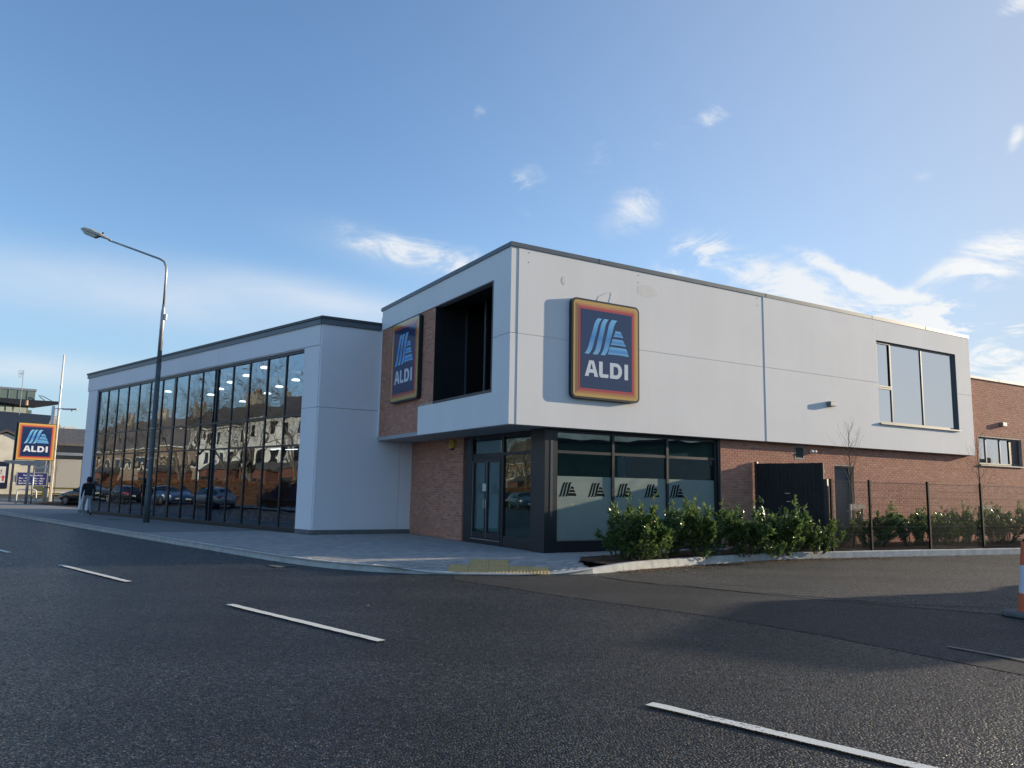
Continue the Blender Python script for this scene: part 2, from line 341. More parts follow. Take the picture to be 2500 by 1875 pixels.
def worn_paint(name, col, under, amount=.45):
    m, nt, b = new_mat(name); N = nt.nodes.new; L = nt.links.new
    tc = N('ShaderNodeTexCoord'); nz = N('ShaderNodeTexNoise'); nz.inputs['Scale'].default_value = 38; nz.inputs['Detail'].default_value = 6; nz.inputs['Roughness'].default_value = .75; L(tc.outputs['Object'], nz.inputs['Vector'])
    n2 = N('ShaderNodeTexNoise'); n2.inputs['Scale'].default_value = 2.2; n2.inputs['Detail'].default_value = 4; L(tc.outputs['Object'], n2.inputs['Vector'])
    ad = N('ShaderNodeMath'); ad.operation = 'MULTIPLY_ADD'; L(n2.outputs['Fac'], ad.inputs[0]); ad.inputs[1].default_value = .5; L(nz.outputs['Fac'], ad.inputs[2])
    mr = N('ShaderNodeMapRange'); L(ad.outputs[0], mr.inputs[0]); mr.inputs[1].default_value = .80 + .2 * (1 - amount); mr.inputs[2].default_value = .86 + .2 * (1 - amount)
    mx = N('ShaderNodeMix'); mx.data_type = 'RGBA'; L(mr.outputs[0], mx.inputs['Factor']); mx.inputs['A'].default_value = (*col, 1); mx.inputs['B'].default_value = (*under, 1); L(mx.outputs['Result'], b.inputs['Base Color'])
    b.inputs['Roughness'].default_value = .65
    bp = N('ShaderNodeBump'); bp.inputs['Strength'].default_value = .5; bp.inputs['Distance'].default_value = .004; L(nz.outputs['Fac'], bp.inputs['Height']); L(bp.outputs[0], b.inputs['Normal'])
    return m
M['paint'] = worn_paint('road_paint', (.80, .77, .67), (.03, .03, .03), .72)
M['yellow_paint'] = pbr('yellow_road_paint', (.34, .30, .17), .7, var=.25, scale=9)
M['paving'] = tint_mat('grey_block_paving', [(0, (.33, .315, .30)), (.5, (.40, .385, .365)), (1, (.47, .455, .43))], rough=.85, bump=.5, bscale=60)
M['paving_base'] = pbr('paving_joint_sand', (.24, .235, .225), .95, var=.15, scale=12)
M['buff'] = tint_mat('buff_block_paving', [(0, (.42, .36, .25)), (.5, (.52, .45, .33)), (1, (.60, .54, .42))], rough=.85, bump=.5)
M['tactile'] = pbr('yellow_tactile', (.52, .36, .15), .8, var=.08, scale=3, bump=.4, bscale=40)
M['kerb'] = pbr('concrete_kerb', (.52, .51, .47), .9, var=.16, scale=5, bump=.5, bscale=50)
M['mulch'] = tint_mat('bark_mulch', [(0, (.055, .030, .018)), (.5, (.14, .075, .042)), (1, (.28, .17, .10))], rough=.95, bump=.6)
M['leaf_litter'] = tint_mat('fallen_leaves', [(0, (.14, .06, .028)), (.5, (.28, .15, .075)), (1, (.46, .32, .19))], rough=.9, bump=.2)
M['laurel'] = tint_mat('laurel_leaf', [(0, (.055, .098, .030)), (.45, (.105, .170, .050)), (.8, (.165, .235, .068)), (1, (.28, .33, .11))], rough=.26, bump=.15, bscale=40, spec=.6, trans=.38)
M['stem'] = pbr('woody_stem', (.11, .085, .05), .85, var=.25, scale=12)
M['bark'] = pbr('bare_tree_bark', (.13, .105, .08), .9, var=.25, scale=6)
M['hedge'] = tint_mat('beech_hedge_leaf', [(0, (.10, .040, .016)), (.5, (.18, .075, .028)), (1, (.27, .13, .05))], rough=.8, bump=.2)
M['galv'] = pbr('galvanised_steel', (.36, .37, .38), .42, metal=.55, var=.14, scale=5)
M['lamp_paint'] = pbr('grey_green_post_paint', (.105, .125, .125), .55, var=.2, scale=5)
M['lamp_head'] = pbr('weathered_lamp_head', (.46, .44, .38), .6, var=.35, scale=14)
M['lamp_lens'] = pbr('lamp_lens', (.62, .60, .54), .3, var=.1)
M['white_paint'] = pbr('white_paint', (.80, .78, .72), .5, var=.06)
M['cream'] = pbr('cream_wall', (.74, .69, .56), .9, var=.08, scale=3, bump=.3, bscale=20)
M['dash'] = pbr('pebble_dash', (.46, .43, .37), .95, var=.18, scale=18, bump=.5, bscale=40)
M['slate'] = pbr('slate_roof', (.085, .078, .075), .7, var=.3, scale=9, bump=.4, bscale=12)
M['old_slate'] = pbr('brown_old_roof', (.16, .135, .12), .85, var=.3, scale=6, bump=.4, bscale=12)
M['green_clad'] = pbr('green_copper_cladding', (.17, .235, .195), .6, var=.12, scale=4)
M['stone'] = pbr('beige_stone', (.42, .36, .28), .9, var=.2, scale=5)
M['green_glass'] = pbr('greenish_glass', (.17, .27, .23), .12, var=.1, spec=.8)
M['balustrade'] = pbr('frosted_balustrade', (.50, .55, .42), .25, var=.08)
M['yellow'] = pbr('yellow_steel', (.72, .46, .05), .45, var=.1)
M['navy_win'] = pbr('navy_shopfront', (.018, .022, .055), .3, var=.1)
M['post_dark'] = pbr('dark_steel_post', (.022, .024, .028), .45)
M['fence_green'] = pbr('dark_green_steel', (.012, .016, .013), .7, var=.15, spec=.15)
M['fence_wire'] = pbr('mesh_wire', (.07, .075, .06), .4, var=.2, spec=.6)
M['door_grey'] = pbr('grey_steel_door', (.075, .082, .09), .42, var=.08)
M['steel'] = pbr('brushed_steel', (.55, .55, .54), .35, metal=.7)
M['timber'] = pbr('pale_timber_stake', (.40, .33, .24), .85, var=.22, scale=10)
M['alarm_yellow'] = pbr('alarm_yellow', (.78, .50, .03), .4, var=.03)
M['alarm_blue'] = pbr('alarm_blue_lens', (.02, .03, .16), .2)
M['orange'] = pbr('cone_orange', (.70, .14, .05), .5, var=.1)
M['cone_white'] = pbr('cone_reflective', (.66, .67, .72), .4, var=.08)
M['rubber'] = pbr('black_rubber', (.03, .03, .03), .8, var=.2)
M['cone_base'] = pbr('grey_cone_base', (.13, .13, .125), .85, var=.2, scale=8)
# sign print
M['sg_frame'] = pbr('sign_frame', (.018, .02, .024), .35, var=.04)
def print_mat(n, c): return pbr(n, c, .16, var=.01, spec=.6, coat=.3)
M['sg_yellow'] = print_mat('sign_yellow', (.66, .40, .09)); M['sg_orange'] = print_mat('sign_orange', (.60, .20, .07))
M['sg_red'] = print_mat('sign_red', (.52, .065, .055)); M['sg_navy'] = print_mat('sign_navy', (.010, .026, .095))
M['sg_white'] = print_mat('sign_white', (.72, .75, .80)); M['sg_peach'] = print_mat('sign_peach', (.62, .30, .08))
def sign_blue():
    m, nt, b = new_mat('sign_blue_gradient'); N = nt.nodes.new; L = nt.links.new
    tc = N('ShaderNodeTexCoord'); sp_ = N('ShaderNodeSeparateXYZ'); L(tc.outputs['Generated'], sp_.inputs[0])
    r = N('ShaderNodeValToRGB'); e = r.color_ramp.elements; e.new(.5)
    for k, (p, c) in enumerate([(0, (.22, .50, .80)), (.45, (.07, .27, .62)), (1, (.22, .55, .85))]): e[k].position = p; e[k].color = (*c, 1)
    L(sp_.outputs[2], r.inputs[0]); L(r.outputs[0], b.inputs['Base Color']); b.inputs['Roughness'].default_value = .16; b.inputs['Coat Weight'].default_value = .3
    return m
M['sg_blue'] = sign_blue()

# ------------------------------------------------------------------ frames of reference
C0 = Vector((-0.066, 18.022, 0)); A_U = math.atan2(0.5098, 0.8603)
D0 = Vector((-6.193, 24.463, 0)); A_W = math.atan2(0.685, -0.728)
BOX = Matrix.Translation(C0) @ Matrix.Rotation(A_U, 4, 'Z')           # x = u along the sunlit front, y = v into the building
WING_W = Matrix.Translation(D0) @ Matrix.Rotation(A_W, 4, 'Z')        # x along the glazed street front, y towards the street
WING = BOX.inverted() @ WING_W
def UV(u, v, z=0.0): return BOX @ Vector((u, v, z))
def WM(w, m, z=0.0): return WING_W @ Vector((w, m, z))
ROAD = -0.10; PAV = 0.03

# ------------------------------------------------------------------ ground, road, pavement
def sheet(name, poly, z, mat, parent=None, kind='structure'):
    m = MB(); m.add([(x, y, z) for x, y in poly], [tuple(range(len(poly)))])
    o = m.build(name, mat, parent)
    if kind and parent is None: o['kind'] = kind
    return o
M['far_ground'] = pbr('far_ground', (.10, .10, .085), .95, var=.25, scale=.05)
sheet('ground', [(-1800, -1800), (1800, -1800), (1800, 1800), (-1800, 1800)], ROAD - .03, M['far_ground'])
sheet('road', [(-140, -140), (140, -140), (140, 140), (-140, 140)], ROAD, M['road'])
SEAM = [(-1.0, 14.2), (-.05, 13.27), (.75, 12.4), (1.59, 11.61), (2.6, 10.7), (3.66, 9.37), (4.29, 8.29), (4.9, 7.3), (8, 2.5), (14, -7)]
STRIP = [(15.5, -2.5), (11.5, 5.5), (8.6, 9.9), (6.9, 11.2), (5.1, 12.3), (4.4, 12.75), (3.2, 13.75), (2.2, 14.4), (1.7, 15.3), (0.2, 15.0), (-1, 14.85)]
sheet('trench_reinstatement', SEAM + STRIP, ROAD + .004, M['patch'])
sheet('side_road', [(15.5, -2.5), (11.5, 5.5), (8.6, 9.9), (6.9, 11.2), (5.1, 12.3), (4.4, 12.75), (3.2, 13.75), (2.2, 14.4), (1.7, 15.3), (3.0, 17.0), (8.6, 21.2), (16, 23.9), (24, 27.5), (36, 33), (46, 30), (46, -2.5)], ROAD + .008, M['road2'])
def ribbon(name, pts, w, z, mat, label=None):
    m = MB(); n = len(pts); vs = []
    for i, p in enumerate(pts):
        p = Vector((*p, 0)); a = Vector((*pts[max(i - 1, 0)], 0)); b = Vector((*pts[min(i + 1, n - 1)], 0)); t = (b - a).normalized(); s = Vector((-t.y, t.x, 0)) * (w / 2 * (1 if 0 < i < n - 1 else .8))
        vs += [(p + s)[:2] + (z,), (p - s)[:2] + (z,)]
    m.add(vs, [(2 * i, 2 * i + 1, 2 * i + 3, 2 * i + 2) for i in range(n - 1)])
    o = m.build(name, mat); o['kind'] = 'structure'; return o
M['crack'] = pbr('tar_crack', (.014, .014, .015), .7, var=.3, scale=8)
def crack(pts, w=.03):
    r = random.Random(len(pts) * 31 + int(pts[0][0] * 100)); out = []
    for (x0, y0), (x1, y1) in zip(pts, pts[1:]):
        for k in range(6): t = k / 6; out.append((x0 + (x1 - x0) * t + r.uniform(-.03, .03), y0 + (y1 - y0) * t + r.uniform(-.03, .03)))
    ribbon('road_crack', out + [pts[-1]], w, ROAD + .0125, M['crack'])
crack([(3.1, 13.85), (4.1, 13.1), (4.9, 12.75), (5.6, 12.3)], .05); crack([(5.0, 12.4), (6.3, 12.0), (7.3, 11.9)], .04); crack([(1.75, 15.1), (2.3, 14.45), (2.75, 13.95)], .035)
crack([(3.7, 14.2), (4.6, 13.9), (5.2, 13.35)], .03); crack([(7.6, 13.9), (8.3, 13.75)], .03); crack([(6.3, 13.3), (7.0, 13.1)], .03); crack([(8.9, 14.6), (9.8, 14.4)], .03)
# painted lines: centre dashes run along the street, two thin yellow lines follow the kerb
wdir = Vector((-0.7276, 0.6860, 0)); mdir = Vector((-0.6860, -0.7276, 0))
def dash(p, q, w=.11):
    p = Vector((*p, 0)); q = Vector((*q, 0)); t = (q - p).normalized(); s = Vector((-t.y, t.x, 0)) * w / 2; r = random.Random(int(p.x * 99))
    n = 26; vs = []
    for i in range(n + 1):
        c = p + (q - p) * (i / n)
        e1 = r.uniform(-.008, .006); e2 = r.uniform(-.008, .006)
        vs += [tuple(c + s * (1 + e1 / w * 2))[:2] + (ROAD + .016,), tuple(c - s * (1 + e2 / w * 2))[:2] + (ROAD + .016,)]
    o = MB().add(vs, [(2 * i, 2 * i + 1, 2 * i + 3, 2 * i + 2) for i in range(n)]).build('lane_marking', M['paint']); o['kind'] = 'structure'
dash((1.10, 6.21), (3.75, 3.75)); dash((-3.77, 10.80), (-1.33, 8.47)); dash((-8.73, 15.42), (-6.24, 13.04)); dash((-13.7, 20.2), (-11.28, 17.84)); dash((-18.7, 25.0), (-16.2, 22.6)); dash((5.9, 1.6), (8.4, -.8))
dash((-23.7, 29.8), (-21.2, 27.4))
for k in (0, .2):
    a = Vector((-8.2, 20.66, 0)) + mdir * (k + .06); b = Vector((-34, 48.1, 0)) + mdir * (k - .25)
    ribbon('kerb_line_marking', [a[:2], (a + (b - a) * .5)[:2], b[:2]], .07, ROAD + .006, M['yellow_paint'])
ribbon('edge_line_marking', [(4.80, 8.74), (5.2, 8.08), (5.95, 6.8)], .07, ROAD + .017, worn_paint('faded_paint', (.15, .147, .14), (.035, .035, .035), 1.0))

KERB = [(-45, 59.4), (-31.9, 45.5), (-24.58, 37.86), (-17.03, 29.88), (-10.49, 22.85), (-6.79, 18.9), (-4.64, 16.63), (-3.5, 15.72), (-2.6, 15.27), (-1.88, 15.09), (-.86, 14.99), (.2, 15.10), (1.1, 15.36), (1.75, 15.72), (2.73, 16.58), (4.21, 17.80), (6.09, 19.22), (7.4, 20.0), (8.3, 20.40), (9.35, 20.84), (10.05, 21.13), (11.48, 21.73), (13.29, 22.50), (14.82, 23.15), (19, 24.9), (26, 27.9), (36, 32.2)]
def smooth(a, b, x):
    t = min(1, max(0, (x - a) / (b - a))); return t * t * (3 - 2 * t)
def drop_amount(x): return smooth(-2.6, -1.2, x) * (1 - smooth(.9, 2.2, x))
def pav_z(x, y):
    d = y - (15.05 + .12 * x * x * (1 if x > 0 else .15))
    return PAV - (PAV - ROAD - .028) * drop_amount(x) * (1 - smooth(0, 1.7, d)) if d < 1.7 else PAV
kp = [Vector((x, y, 0)) for x, y in KERB]
def resample(pts, step):
    out = [pts[0].copy()]; acc = 0
    for a, b in zip(pts, pts[1:]):
        Ls = (b - a).length; t = step - acc
        while t <= Ls: out.append(a + (b - a) * (t / Ls)); t += step
        acc = (acc + Ls) % step if True else 0
    return out
# smooth the corner a little
for _ in range(2):
    kp = [kp[0]] + [q for a, b in zip(kp, kp[1:]) for q in (a * .75 + b * .25, a * .25 + b * .75)] + [kp[-1]]
ks = resample(kp, .3)
pavement_poly = [p[:2] for p in kp]
pav = MB()
inner_pts = [(36, 33.6), (26, 29.2), (15, 24.6), (10.5, 22.8), (8.6, 22.0)]
# street pavement and forecourt (one sheet under the blocks), planting bed is separate
bed_poly_kerb = [p for p in kp if p.x > 1.85]
bl = [UV(.75, -1.55), UV(1.4, -1.0), UV(8.4, -.75), UV(8.5, .1)]
fore = [p[:2] for p in kp if p.x <= 1.86] + [UV(.72, -1.75)[:2], UV(1.4, -1.0)[:2], UV(8.4, -.75)[:2], UV(8.5, .4)[:2], UV(6, .6)[:2], UV(2, 9.5)[:2], UV(-1, 10)[:2], WM(21, -.5)[:2], WM(23, -2.5)[:2], WM(45, -2.5)[:2]]
pavement = MB()
# triangulate through a grid so that the dropped crossing can slope
fx = [p[0] for p in fore]; 
import bmesh
bm = bmesh.new(); vsb = [bm.verts.new((x, y, 0)) for x, y in fore]; bm.faces.new(vsb); bmesh.ops.triangulate(bm, faces=bm.faces[:])
for _ in range(5):
    es = [e for e in bm.edges if e.calc_length() > .8 and min(v.co.y for v in e.verts) < 24 and max(abs(v.co.x) for v in e.verts) < 14]
    if es: bmesh.ops.subdivide_edges(bm, edges=es, cuts=1); bmesh.ops.triangulate(bm, faces=bm.faces[:])
for v in bm.verts: v.co.z = pav_z(v.co.x, v.co.y) - .008
bmesh.ops.recalc_face_normals(bm, faces=bm.faces[:])
me = bpy.data.meshes.new('pavement'); bm.to_mesh(me); bm.free(); me.materials.append(M['paving_base'])
pavement = bpy.data.objects.new('pavement', me); COL.objects.link(pavement); pavement['kind'] = 'structure'
if sum(p.normal.z for p in me.polygons) < 0: me.flip_normals()

def in_poly(P, poly):
    x, y = P[:, 0], P[:, 1]; ins = np.zeros(len(P), bool); n = len(poly); j = n - 1
    for i in range(n):
        xi, yi = poly[i]; xj, yj = poly[j]
        c = ((yi > y) != (yj > y)) & (x < (xj - xi) * (y - yi) / (yj - yi + 1e-12) + xi); ins ^= c; j = i
    return ins
# kerb stones
kerb_root = MB()
step = 3
nk = 0
for i in range(0, len(ks) - 1 - step, step):
    a, b = ks[i], ks[i + step]
    if a.y > 52: continue
    t = (b - a).normalized(); s = Vector((-t.y, t.x, 0)) * .15
    if not (a.x > 0 and b.x > 0 or True): pass
    g = t * .004
    def top(p):
        lift = .10 * smooth(1.5, 3.2, p.x) if p.x > 0 else 0
        return PAV + .004 + lift * .45 - (PAV - ROAD - .03) * drop_amount(p.x)
    z0, z1 = top(a), top(b)
    A0, B0 = a + g, b - g
    dz = rng.uniform(-.003, .003)
    c = .018
    def pt(p, off, z): q = p + s * off; return (q.x, q.y, z + dz)
    vs = [pt(A0, 0, ROAD - .06), pt(A0, .22, z0 - c), pt(A0, .36, z0), pt(A0, 1, z0), pt(A0, 1, ROAD - .06), pt(B0, 0, ROAD - .06), pt(B0, .22, z1 - c), pt(B0, .36, z1), pt(B0, 1, z1), pt(B0, 1, ROAD - .06)]
    fs = [(0, 1, 2, 3, 4), (9, 8, 7, 6, 5), (0, 5, 6, 1), (1, 6, 7, 2), (2, 7, 8, 3), (3, 8, 9, 4)]
    MB().add(vs, fs).build('kerb_stone', M['kerb'], pavement)
# block paving
def box_mesh_arrays(cx, cy, z, rz, lx, ly, h):
    pass
bw, bh = .20, .10
us = np.arange(-13, 9.5, bw); vv_ = np.arange(-6, 11, bh)
blocks = []
for r_, v0 in enumerate(vv_):
    off = (r_ % 2) * bw / 2
    for u0 in us: blocks.append((u0 + off, v0))
blocks = np.array(blocks)
RU = np.array([[.8603, .5098], [-.5098, .8603]])
PW = blocks @ RU + np.array([C0.x, C0.y])
kin = []
for p in kp:
    if p.x <= 1.86: kin.append(p)
inner = []
for i, p in enumerate(kin):
    a = kin[max(i - 1, 0)]; b = kin[min(i + 1, len(kin) - 1)]; t = (b - a).normalized(); q = p + Vector((-t.y, t.x, 0)) * .27; inner.append((q.x, q.y))
fore_in = inner + fore[len(kin):]
ok = in_poly(PW, fore_in)
# not under the buildings
loc = blocks
wl = (PW - np.array([D0.x, D0.y]))
wx = wl @ np.array([-.7276, .6860]); wy = wl @ np.array([-.6860, -.7276])
ok &= ~((wx > -.2) & (wy < .12)); ok &= ~((loc[:, 1] > 8.5) & (loc[:, 0] > -2.0)); ok &= ~((loc[:, 0] > 1.22) & (loc[:, 1] > .42)); ok &= (wx < 13)
TACT = [(-1.22, 15.30), (-1.18, 16.12), (-.78, 16.10), (-.74, 16.92), (.06, 16.88), (.02, 16.06), (.86, 16.02), (.82, 15.42), (-.2, 15.24)]
ok &= ~in_poly(PW, TACT)
PW = PW[ok]
near = np.argsort((PW[:, 0] ** 2 + PW[:, 1] ** 2))
def block_geo(x, y, lx, ly, h=.03):
    e = .004
    vs = np.array([[-lx, -ly, -h], [lx, -ly, -h], [lx, ly, -h], [-lx, ly, -h], [-lx + e, -ly + e, 0], [lx - e, -ly + e, 0], [lx - e, ly - e, 0], [-lx + e, ly - e, 0]])
    return vs
BF = [(4, 5, 6, 7), (0, 1, 5, 4), (1, 2, 6, 5), (2, 3, 7, 6), (3, 0, 4, 7)]
cA, sA = math.cos(A_U), math.sin(A_U)
RB = np.array([[cA, sA, 0], [-sA, cA, 0], [0, 0, 1]])
base = block_geo(0, 0, bw / 2 - .003, bh / 2 - .003) @ RB
variants = []
for k in range(6):
    me = bpy.data.meshes.new('paving_block'); me.from_pydata([tuple(v) for v in base], [], BF); me.materials.append(M['paving']); set_tint(me, [k / 5] * 8); variants.append(me)
for i in near[:300]:
    o = bpy.data.objects.new('paving_block', variants[rng.randrange(6)]); COL.objects.link(o); o.parent = pavement
    o.location = (PW[i, 0], PW[i, 1], pav_z(*PW[i]) + rng.uniform(-.0015, .0015))
V = []; F = []; Tn = []
for n_, i in enumerate(near[300:]):
    z = pav_z(*PW[i]) + rng.uniform(-.0015, .0015); V.append(base + np.array([PW[i, 0], PW[i, 1], z])); F += [tuple(q + 8 * n_ for q in f) for f in BF]; Tn += [rng.random()] * 8
me = bpy.data.meshes.new('block_paving'); me.from_pydata(np.concatenate(V).tolist(), [], F); me.materials.append(M['paving']); set_tint(me, Tn)
o = bpy.data.objects.new('block_paving', me); COL.objects.link(o); o.parent = pavement; o['kind'] = 'stuff'
# tactile slabs at the dropped kerb
tm = MB(); tm.box(-.197, .197, -.197, .197, -.03, .001)
for i in range(6):
    for j in range(6):
        tm.lathe([(.017, 0), (.013, .006), (.006, .007)], 6, Matrix.Translation((-.165 + i * .066, -.165 + j * .066, .001)))
tile0 = None
PT = np.array([(-1.0 + .4 * i, 15.50 + .4 * j - .02 * i) for i in range(5) for j in range(2)] + [(-.6 + .4 * i, 16.3 + .4 * j - .02 * i) for i in range(2) for j in range(2)])
for p in PT:
    if tile0 is None: tile0 = tm.build('tactile_slab', M['tactile'], pavement); o = tile0
    else: o = bpy.data.objects.new('tactile_slab', tile0.data); COL.objects.link(o); o.parent = pavement
    z = pav_z(*p); dzx = (pav_z(p[0] + .2, p[1]) - pav_z(p[0] - .2, p[1])) / .4; dzy = (pav_z(p[0], p[1] + .2) - pav_z(p[0], p[1] - .2)) / .4
    nrm = Vector((-dzx, -dzy, 1)).normalized(); q = Vector((0, 0, 1)).rotation_difference(nrm) @ Quaternion((0, 0, 1), -.05)
    o.rotation_mode = 'QUATERNION'; o.rotation_quaternion = q; o.location = (p[0], p[1], z)
# opposite footpath and far surfaces
sheet('far_pavement', [WM(w, m)[:2] for w, m in [(-60, 12.9), (120, 12.9), (120, 16.2), (-60, 16.2)]], ROAD + .09, pbr('concrete_path', (.22, .22, .21), .9, var=.15, scale=2))
fk = MB()
for k in range(0): pass
sheet('front_gardens', [WM(w, m)[:2] for w, m in [(20, 16.2), (140, 16.2), (140, 60), (20, 60)]], ROAD + .06, pbr('garden_grass', (.05, .075, .03), .95, var=.3, scale=1))
sheet('car_park', [WM(w, m)[:2] for w, m in [(23.5, 3.2), (60, 3.2), (60, -40), (23.5, -40)]], ROAD + .10, M['carpark'])

# ------------------------------------------------------------------ planting bed
bedk = [p for p in kp if p.x > 1.9]
bed_inner = []
for i, p in enumerate(bedk):
    a = bedk[max(i - 1, 0)]; b = bedk[min(i + 1, len(bedk) - 1)]; t = (b - a).normalized(); q = p + Vector((-t.y, t.x, 0)) * .15; bed_inner.append((q.x, q.y))
bed_poly = bed_inner + [UV(40, .15)[:2], UV(8.45, .15)[:2], UV(8.4, -.75)[:2], UV(1.4, -1.0)[:2], UV(.80, -1.75)[:2]]
bm = bmesh.new(); bm.faces.new([bm.verts.new((x, y, 0)) for x, y in bed_poly]); bmesh.ops.triangulate(bm, faces=bm.faces[:])
for _ in range(7):
    es = [e for e in bm.edges if e.calc_length() > .35 and max(v.co.x for v in e.verts) < 22]
    if es: bmesh.ops.subdivide_edges(bm, edges=es, cuts=1); bmesh.ops.triangulate(bm, faces=bm.faces[:])
from mathutils import noise as mn
for v in bm.verts:
    v.co.z = PAV + .02 + (.05 * mn.noise(Vector((v.co.x * 1.3, v.co.y * 1.3, 0))) + .02 * mn.noise(Vector((v.co.x * 6, v.co.y * 6, 3))) if not v.is_boundary else .0)
bmesh.ops.recalc_face_normals(bm, faces=bm.faces[:])
me = bpy.data.meshes.new('planting_bed'); bm.to_mesh(me); bm.free(); me.materials.append(M['mulch'])
if sum(p.normal.z for p in me.polygons) < 0: me.flip_normals()
set_tint(me, [rng.random() * .6 for _ in me.vertices])
bed = bpy.data.objects.new('planting_bed', me); COL.objects.link(bed); bed['kind'] = 'structure'
def scatter_chips(name, n, area, zf, size, mat, seed, label=None):
    r = np.random.RandomState(seed); vs = []; fs = []; tn = []
    P = area(r, n)
    for x, y in P:
        L_ = r.uniform(*size); W_ = L_ * r.uniform(.25, .7); a = r.uniform(0, 2 * PI); tx, ty = r.normal(0, .35, 2)
        ca, sa = math.cos(a), math.sin(a); z = zf(x, y) + .006; o = len(vs)
        for lx, ly, lz in ((-L_, -W_ * .4, 0), (0, -W_, .12 * L_), (L_, 0, 0), (0, W_, .1 * L_)):
            vs.append((x + ca * lx - sa * ly, y + sa * lx + ca * ly, z + lz + abs(tx) * abs(lx) * .6 + abs(ty) * abs(ly) * .6))
        fs.append((o, o + 1, o + 2, o + 3)); tn += [r.rand()] * 4
    me = bpy.data.meshes.new(name); me.from_pydata(vs, [], fs); me.materials.append(mat); set_tint(me, tn)
    o = bpy.data.objects.new(name, me); COL.objects.link(o); o['kind'] = 'stuff'
    return o
bp_ = np.array(bed_poly)
def area_bed(r, n):
    P = np.stack([r.uniform(.8, 20, n * 3), r.uniform(15.5, 30, n * 3)], 1); return P[in_poly(P, bed_poly)][:n]
tag(scatter_chips('bark_chips', 9000, area_bed, lambda x, y: PAV + .025, (.012, .045), M['mulch'], 3), 'brown bark chips covering the planting bed under the laurels', 'bark chips')
kxy = [(p.x, p.y) for p in kp if 2.0 < p.x < 15]
def area_kerb(r, n):
    i = np.minimum((r.beta(1.2, 2.2, n) * len(kxy)).astype(int), len(kxy) - 2); t = r.rand(n); K = np.array(kxy)
    P = K[i] * (1 - t[:, None]) + K[i + 1] * t[:, None]; T_ = K[i + 1] - K[i]; T_ /= np.linalg.norm(T_, axis=1)[:, None]
    return P + np.stack([T_[:, 1], -T_[:, 0]], 1) * (np.abs(r.gamma(1.3, .16, n)) + .03)[:, None]
tag(scatter_chips('leaf_litter', 4200, area_kerb, lambda x, y: ROAD + .012, (.012, .040), M['leaf_litter'], 5), 'dry brown leaves and bark scraps lying along the kerb gutter', 'leaf litter')
def area_road(r, n): return np.stack([r.uniform(-2, 9, n), r.uniform(8, 19, n)], 1)
tag(scatter_chips('loose_leaves', 110, area_road, lambda x, y: ROAD + .01 if y < 14 + .72 * max(x, 0) else -1, (.012, .03), M['leaf_litter'], 8), 'few pale loose leaves scattered over the side road asphalt', 'leaf litter')

# ------------------------------------------------------------------ supermarket
shop = thing('supermarket_building', 'supermarket with white panelled upper box, red brick ground floor and long glazed street wing', 'building', C0, A_U)
SOF, TOP, JZ = 3.05, 7.35, 5.23
def front_box(m, u0, u1, z0, z1, proud=0.0, th=.2): m.box(u0, u1, -proud, th, z0, z1)
G = .006
# sunlit front panels (outward = -y); each panel its own piece
def panel(boxes, proud, name='cladding_panel', mat='render'):
    m = MB()
    for u0, u1, z0, z1 in boxes: m.box(u0, u1, -proud, .16, z0, z1)
    return m.build(name, M[mat], shop)
for z0, z1 in ((SOF, JZ - G), (JZ + G, TOP)):
    panel([(0.0, .20 - G, z0, z1)], 0.0)
    panel([(.20 + G, 8.69 - G, z0, z1)], .012 if z0 > 4 else .010)
WU0, WU1, WZ0, WZ1 = 14.06, 18.66, 3.90, 6.66
panel([(8.69 + G, WU0, JZ + G, TOP), (WU0, WU1, WZ1, TOP), (WU1, 19.58, JZ + G, TOP)], .024)
panel([(8.69 + G, WU0, SOF, JZ - G), (WU0, WU1, SOF, WZ0), (WU1, 19.58, SOF, JZ - G)], .022)
box('box_end_wall', M['render'], shop, 19.42, 19.58, .16, 8.6, SOF, TOP)
box('box_back_wall', M['render2'], shop, .03, 19.42, 8.43, 8.55, SOF + .11, 7.14)
# sealant beads in the joints
for q in ((.2 - G, .2 + G, .004, .05, SOF, TOP), (8.69 - G, 8.69 + G, -.002, .05, SOF, TOP), (.2 + G, 8.69 - G, -.002, .05, JZ - G, JZ + G), (8.69 + G, WU0, -.012, .05, JZ - G, JZ + G), (WU1, 19.58, -.012, .05, JZ - G, JZ + G)): box('joint_sealant', M['sealant'], shop, *q)

# fixing caps and repair marks
for u0, z0 in [(.49, 7.26), (.48, 7.02), (3.93, 7.25), (3.92, 7.04), (8.45, 7.26), (8.45, 7.05), (13.9, 7.18), (13.9, 7.0), (19.3, 7.2), (19.3, 7.02)]:
    MB().prism([(u0 + .014 * math.cos(a * PI / 4), z0 + .014 * math.sin(a * PI / 4)) for a in range(8)], -.027 if u0 > 8.7 else -.0155, -.008, 'y').build('fixing_cap', M['frame_grey'], shop)
rm = pbr('panel_repair_patch', (.70, .70, .67), .6, var=.06, scale=4)
MB().prism([(4.22 + .36 * math.cos(a * PI / 6) * (1 + .12 * math.sin(a * 3)), 6.85 + .17 * math.sin(a * PI / 6)) for a in range(12)], -.0135, -.008, 'y').build('repair_patch', rm, shop)
MB().prism([(1.52 + .06 * math.cos(a * PI / 4) * (1 + .3 * math.sin(a * 5)), 6.72 + .11 * math.sin(a * PI / 4)) for a in range(8)], -.016, -.008, 'y').build('repair_patch', rm, shop)
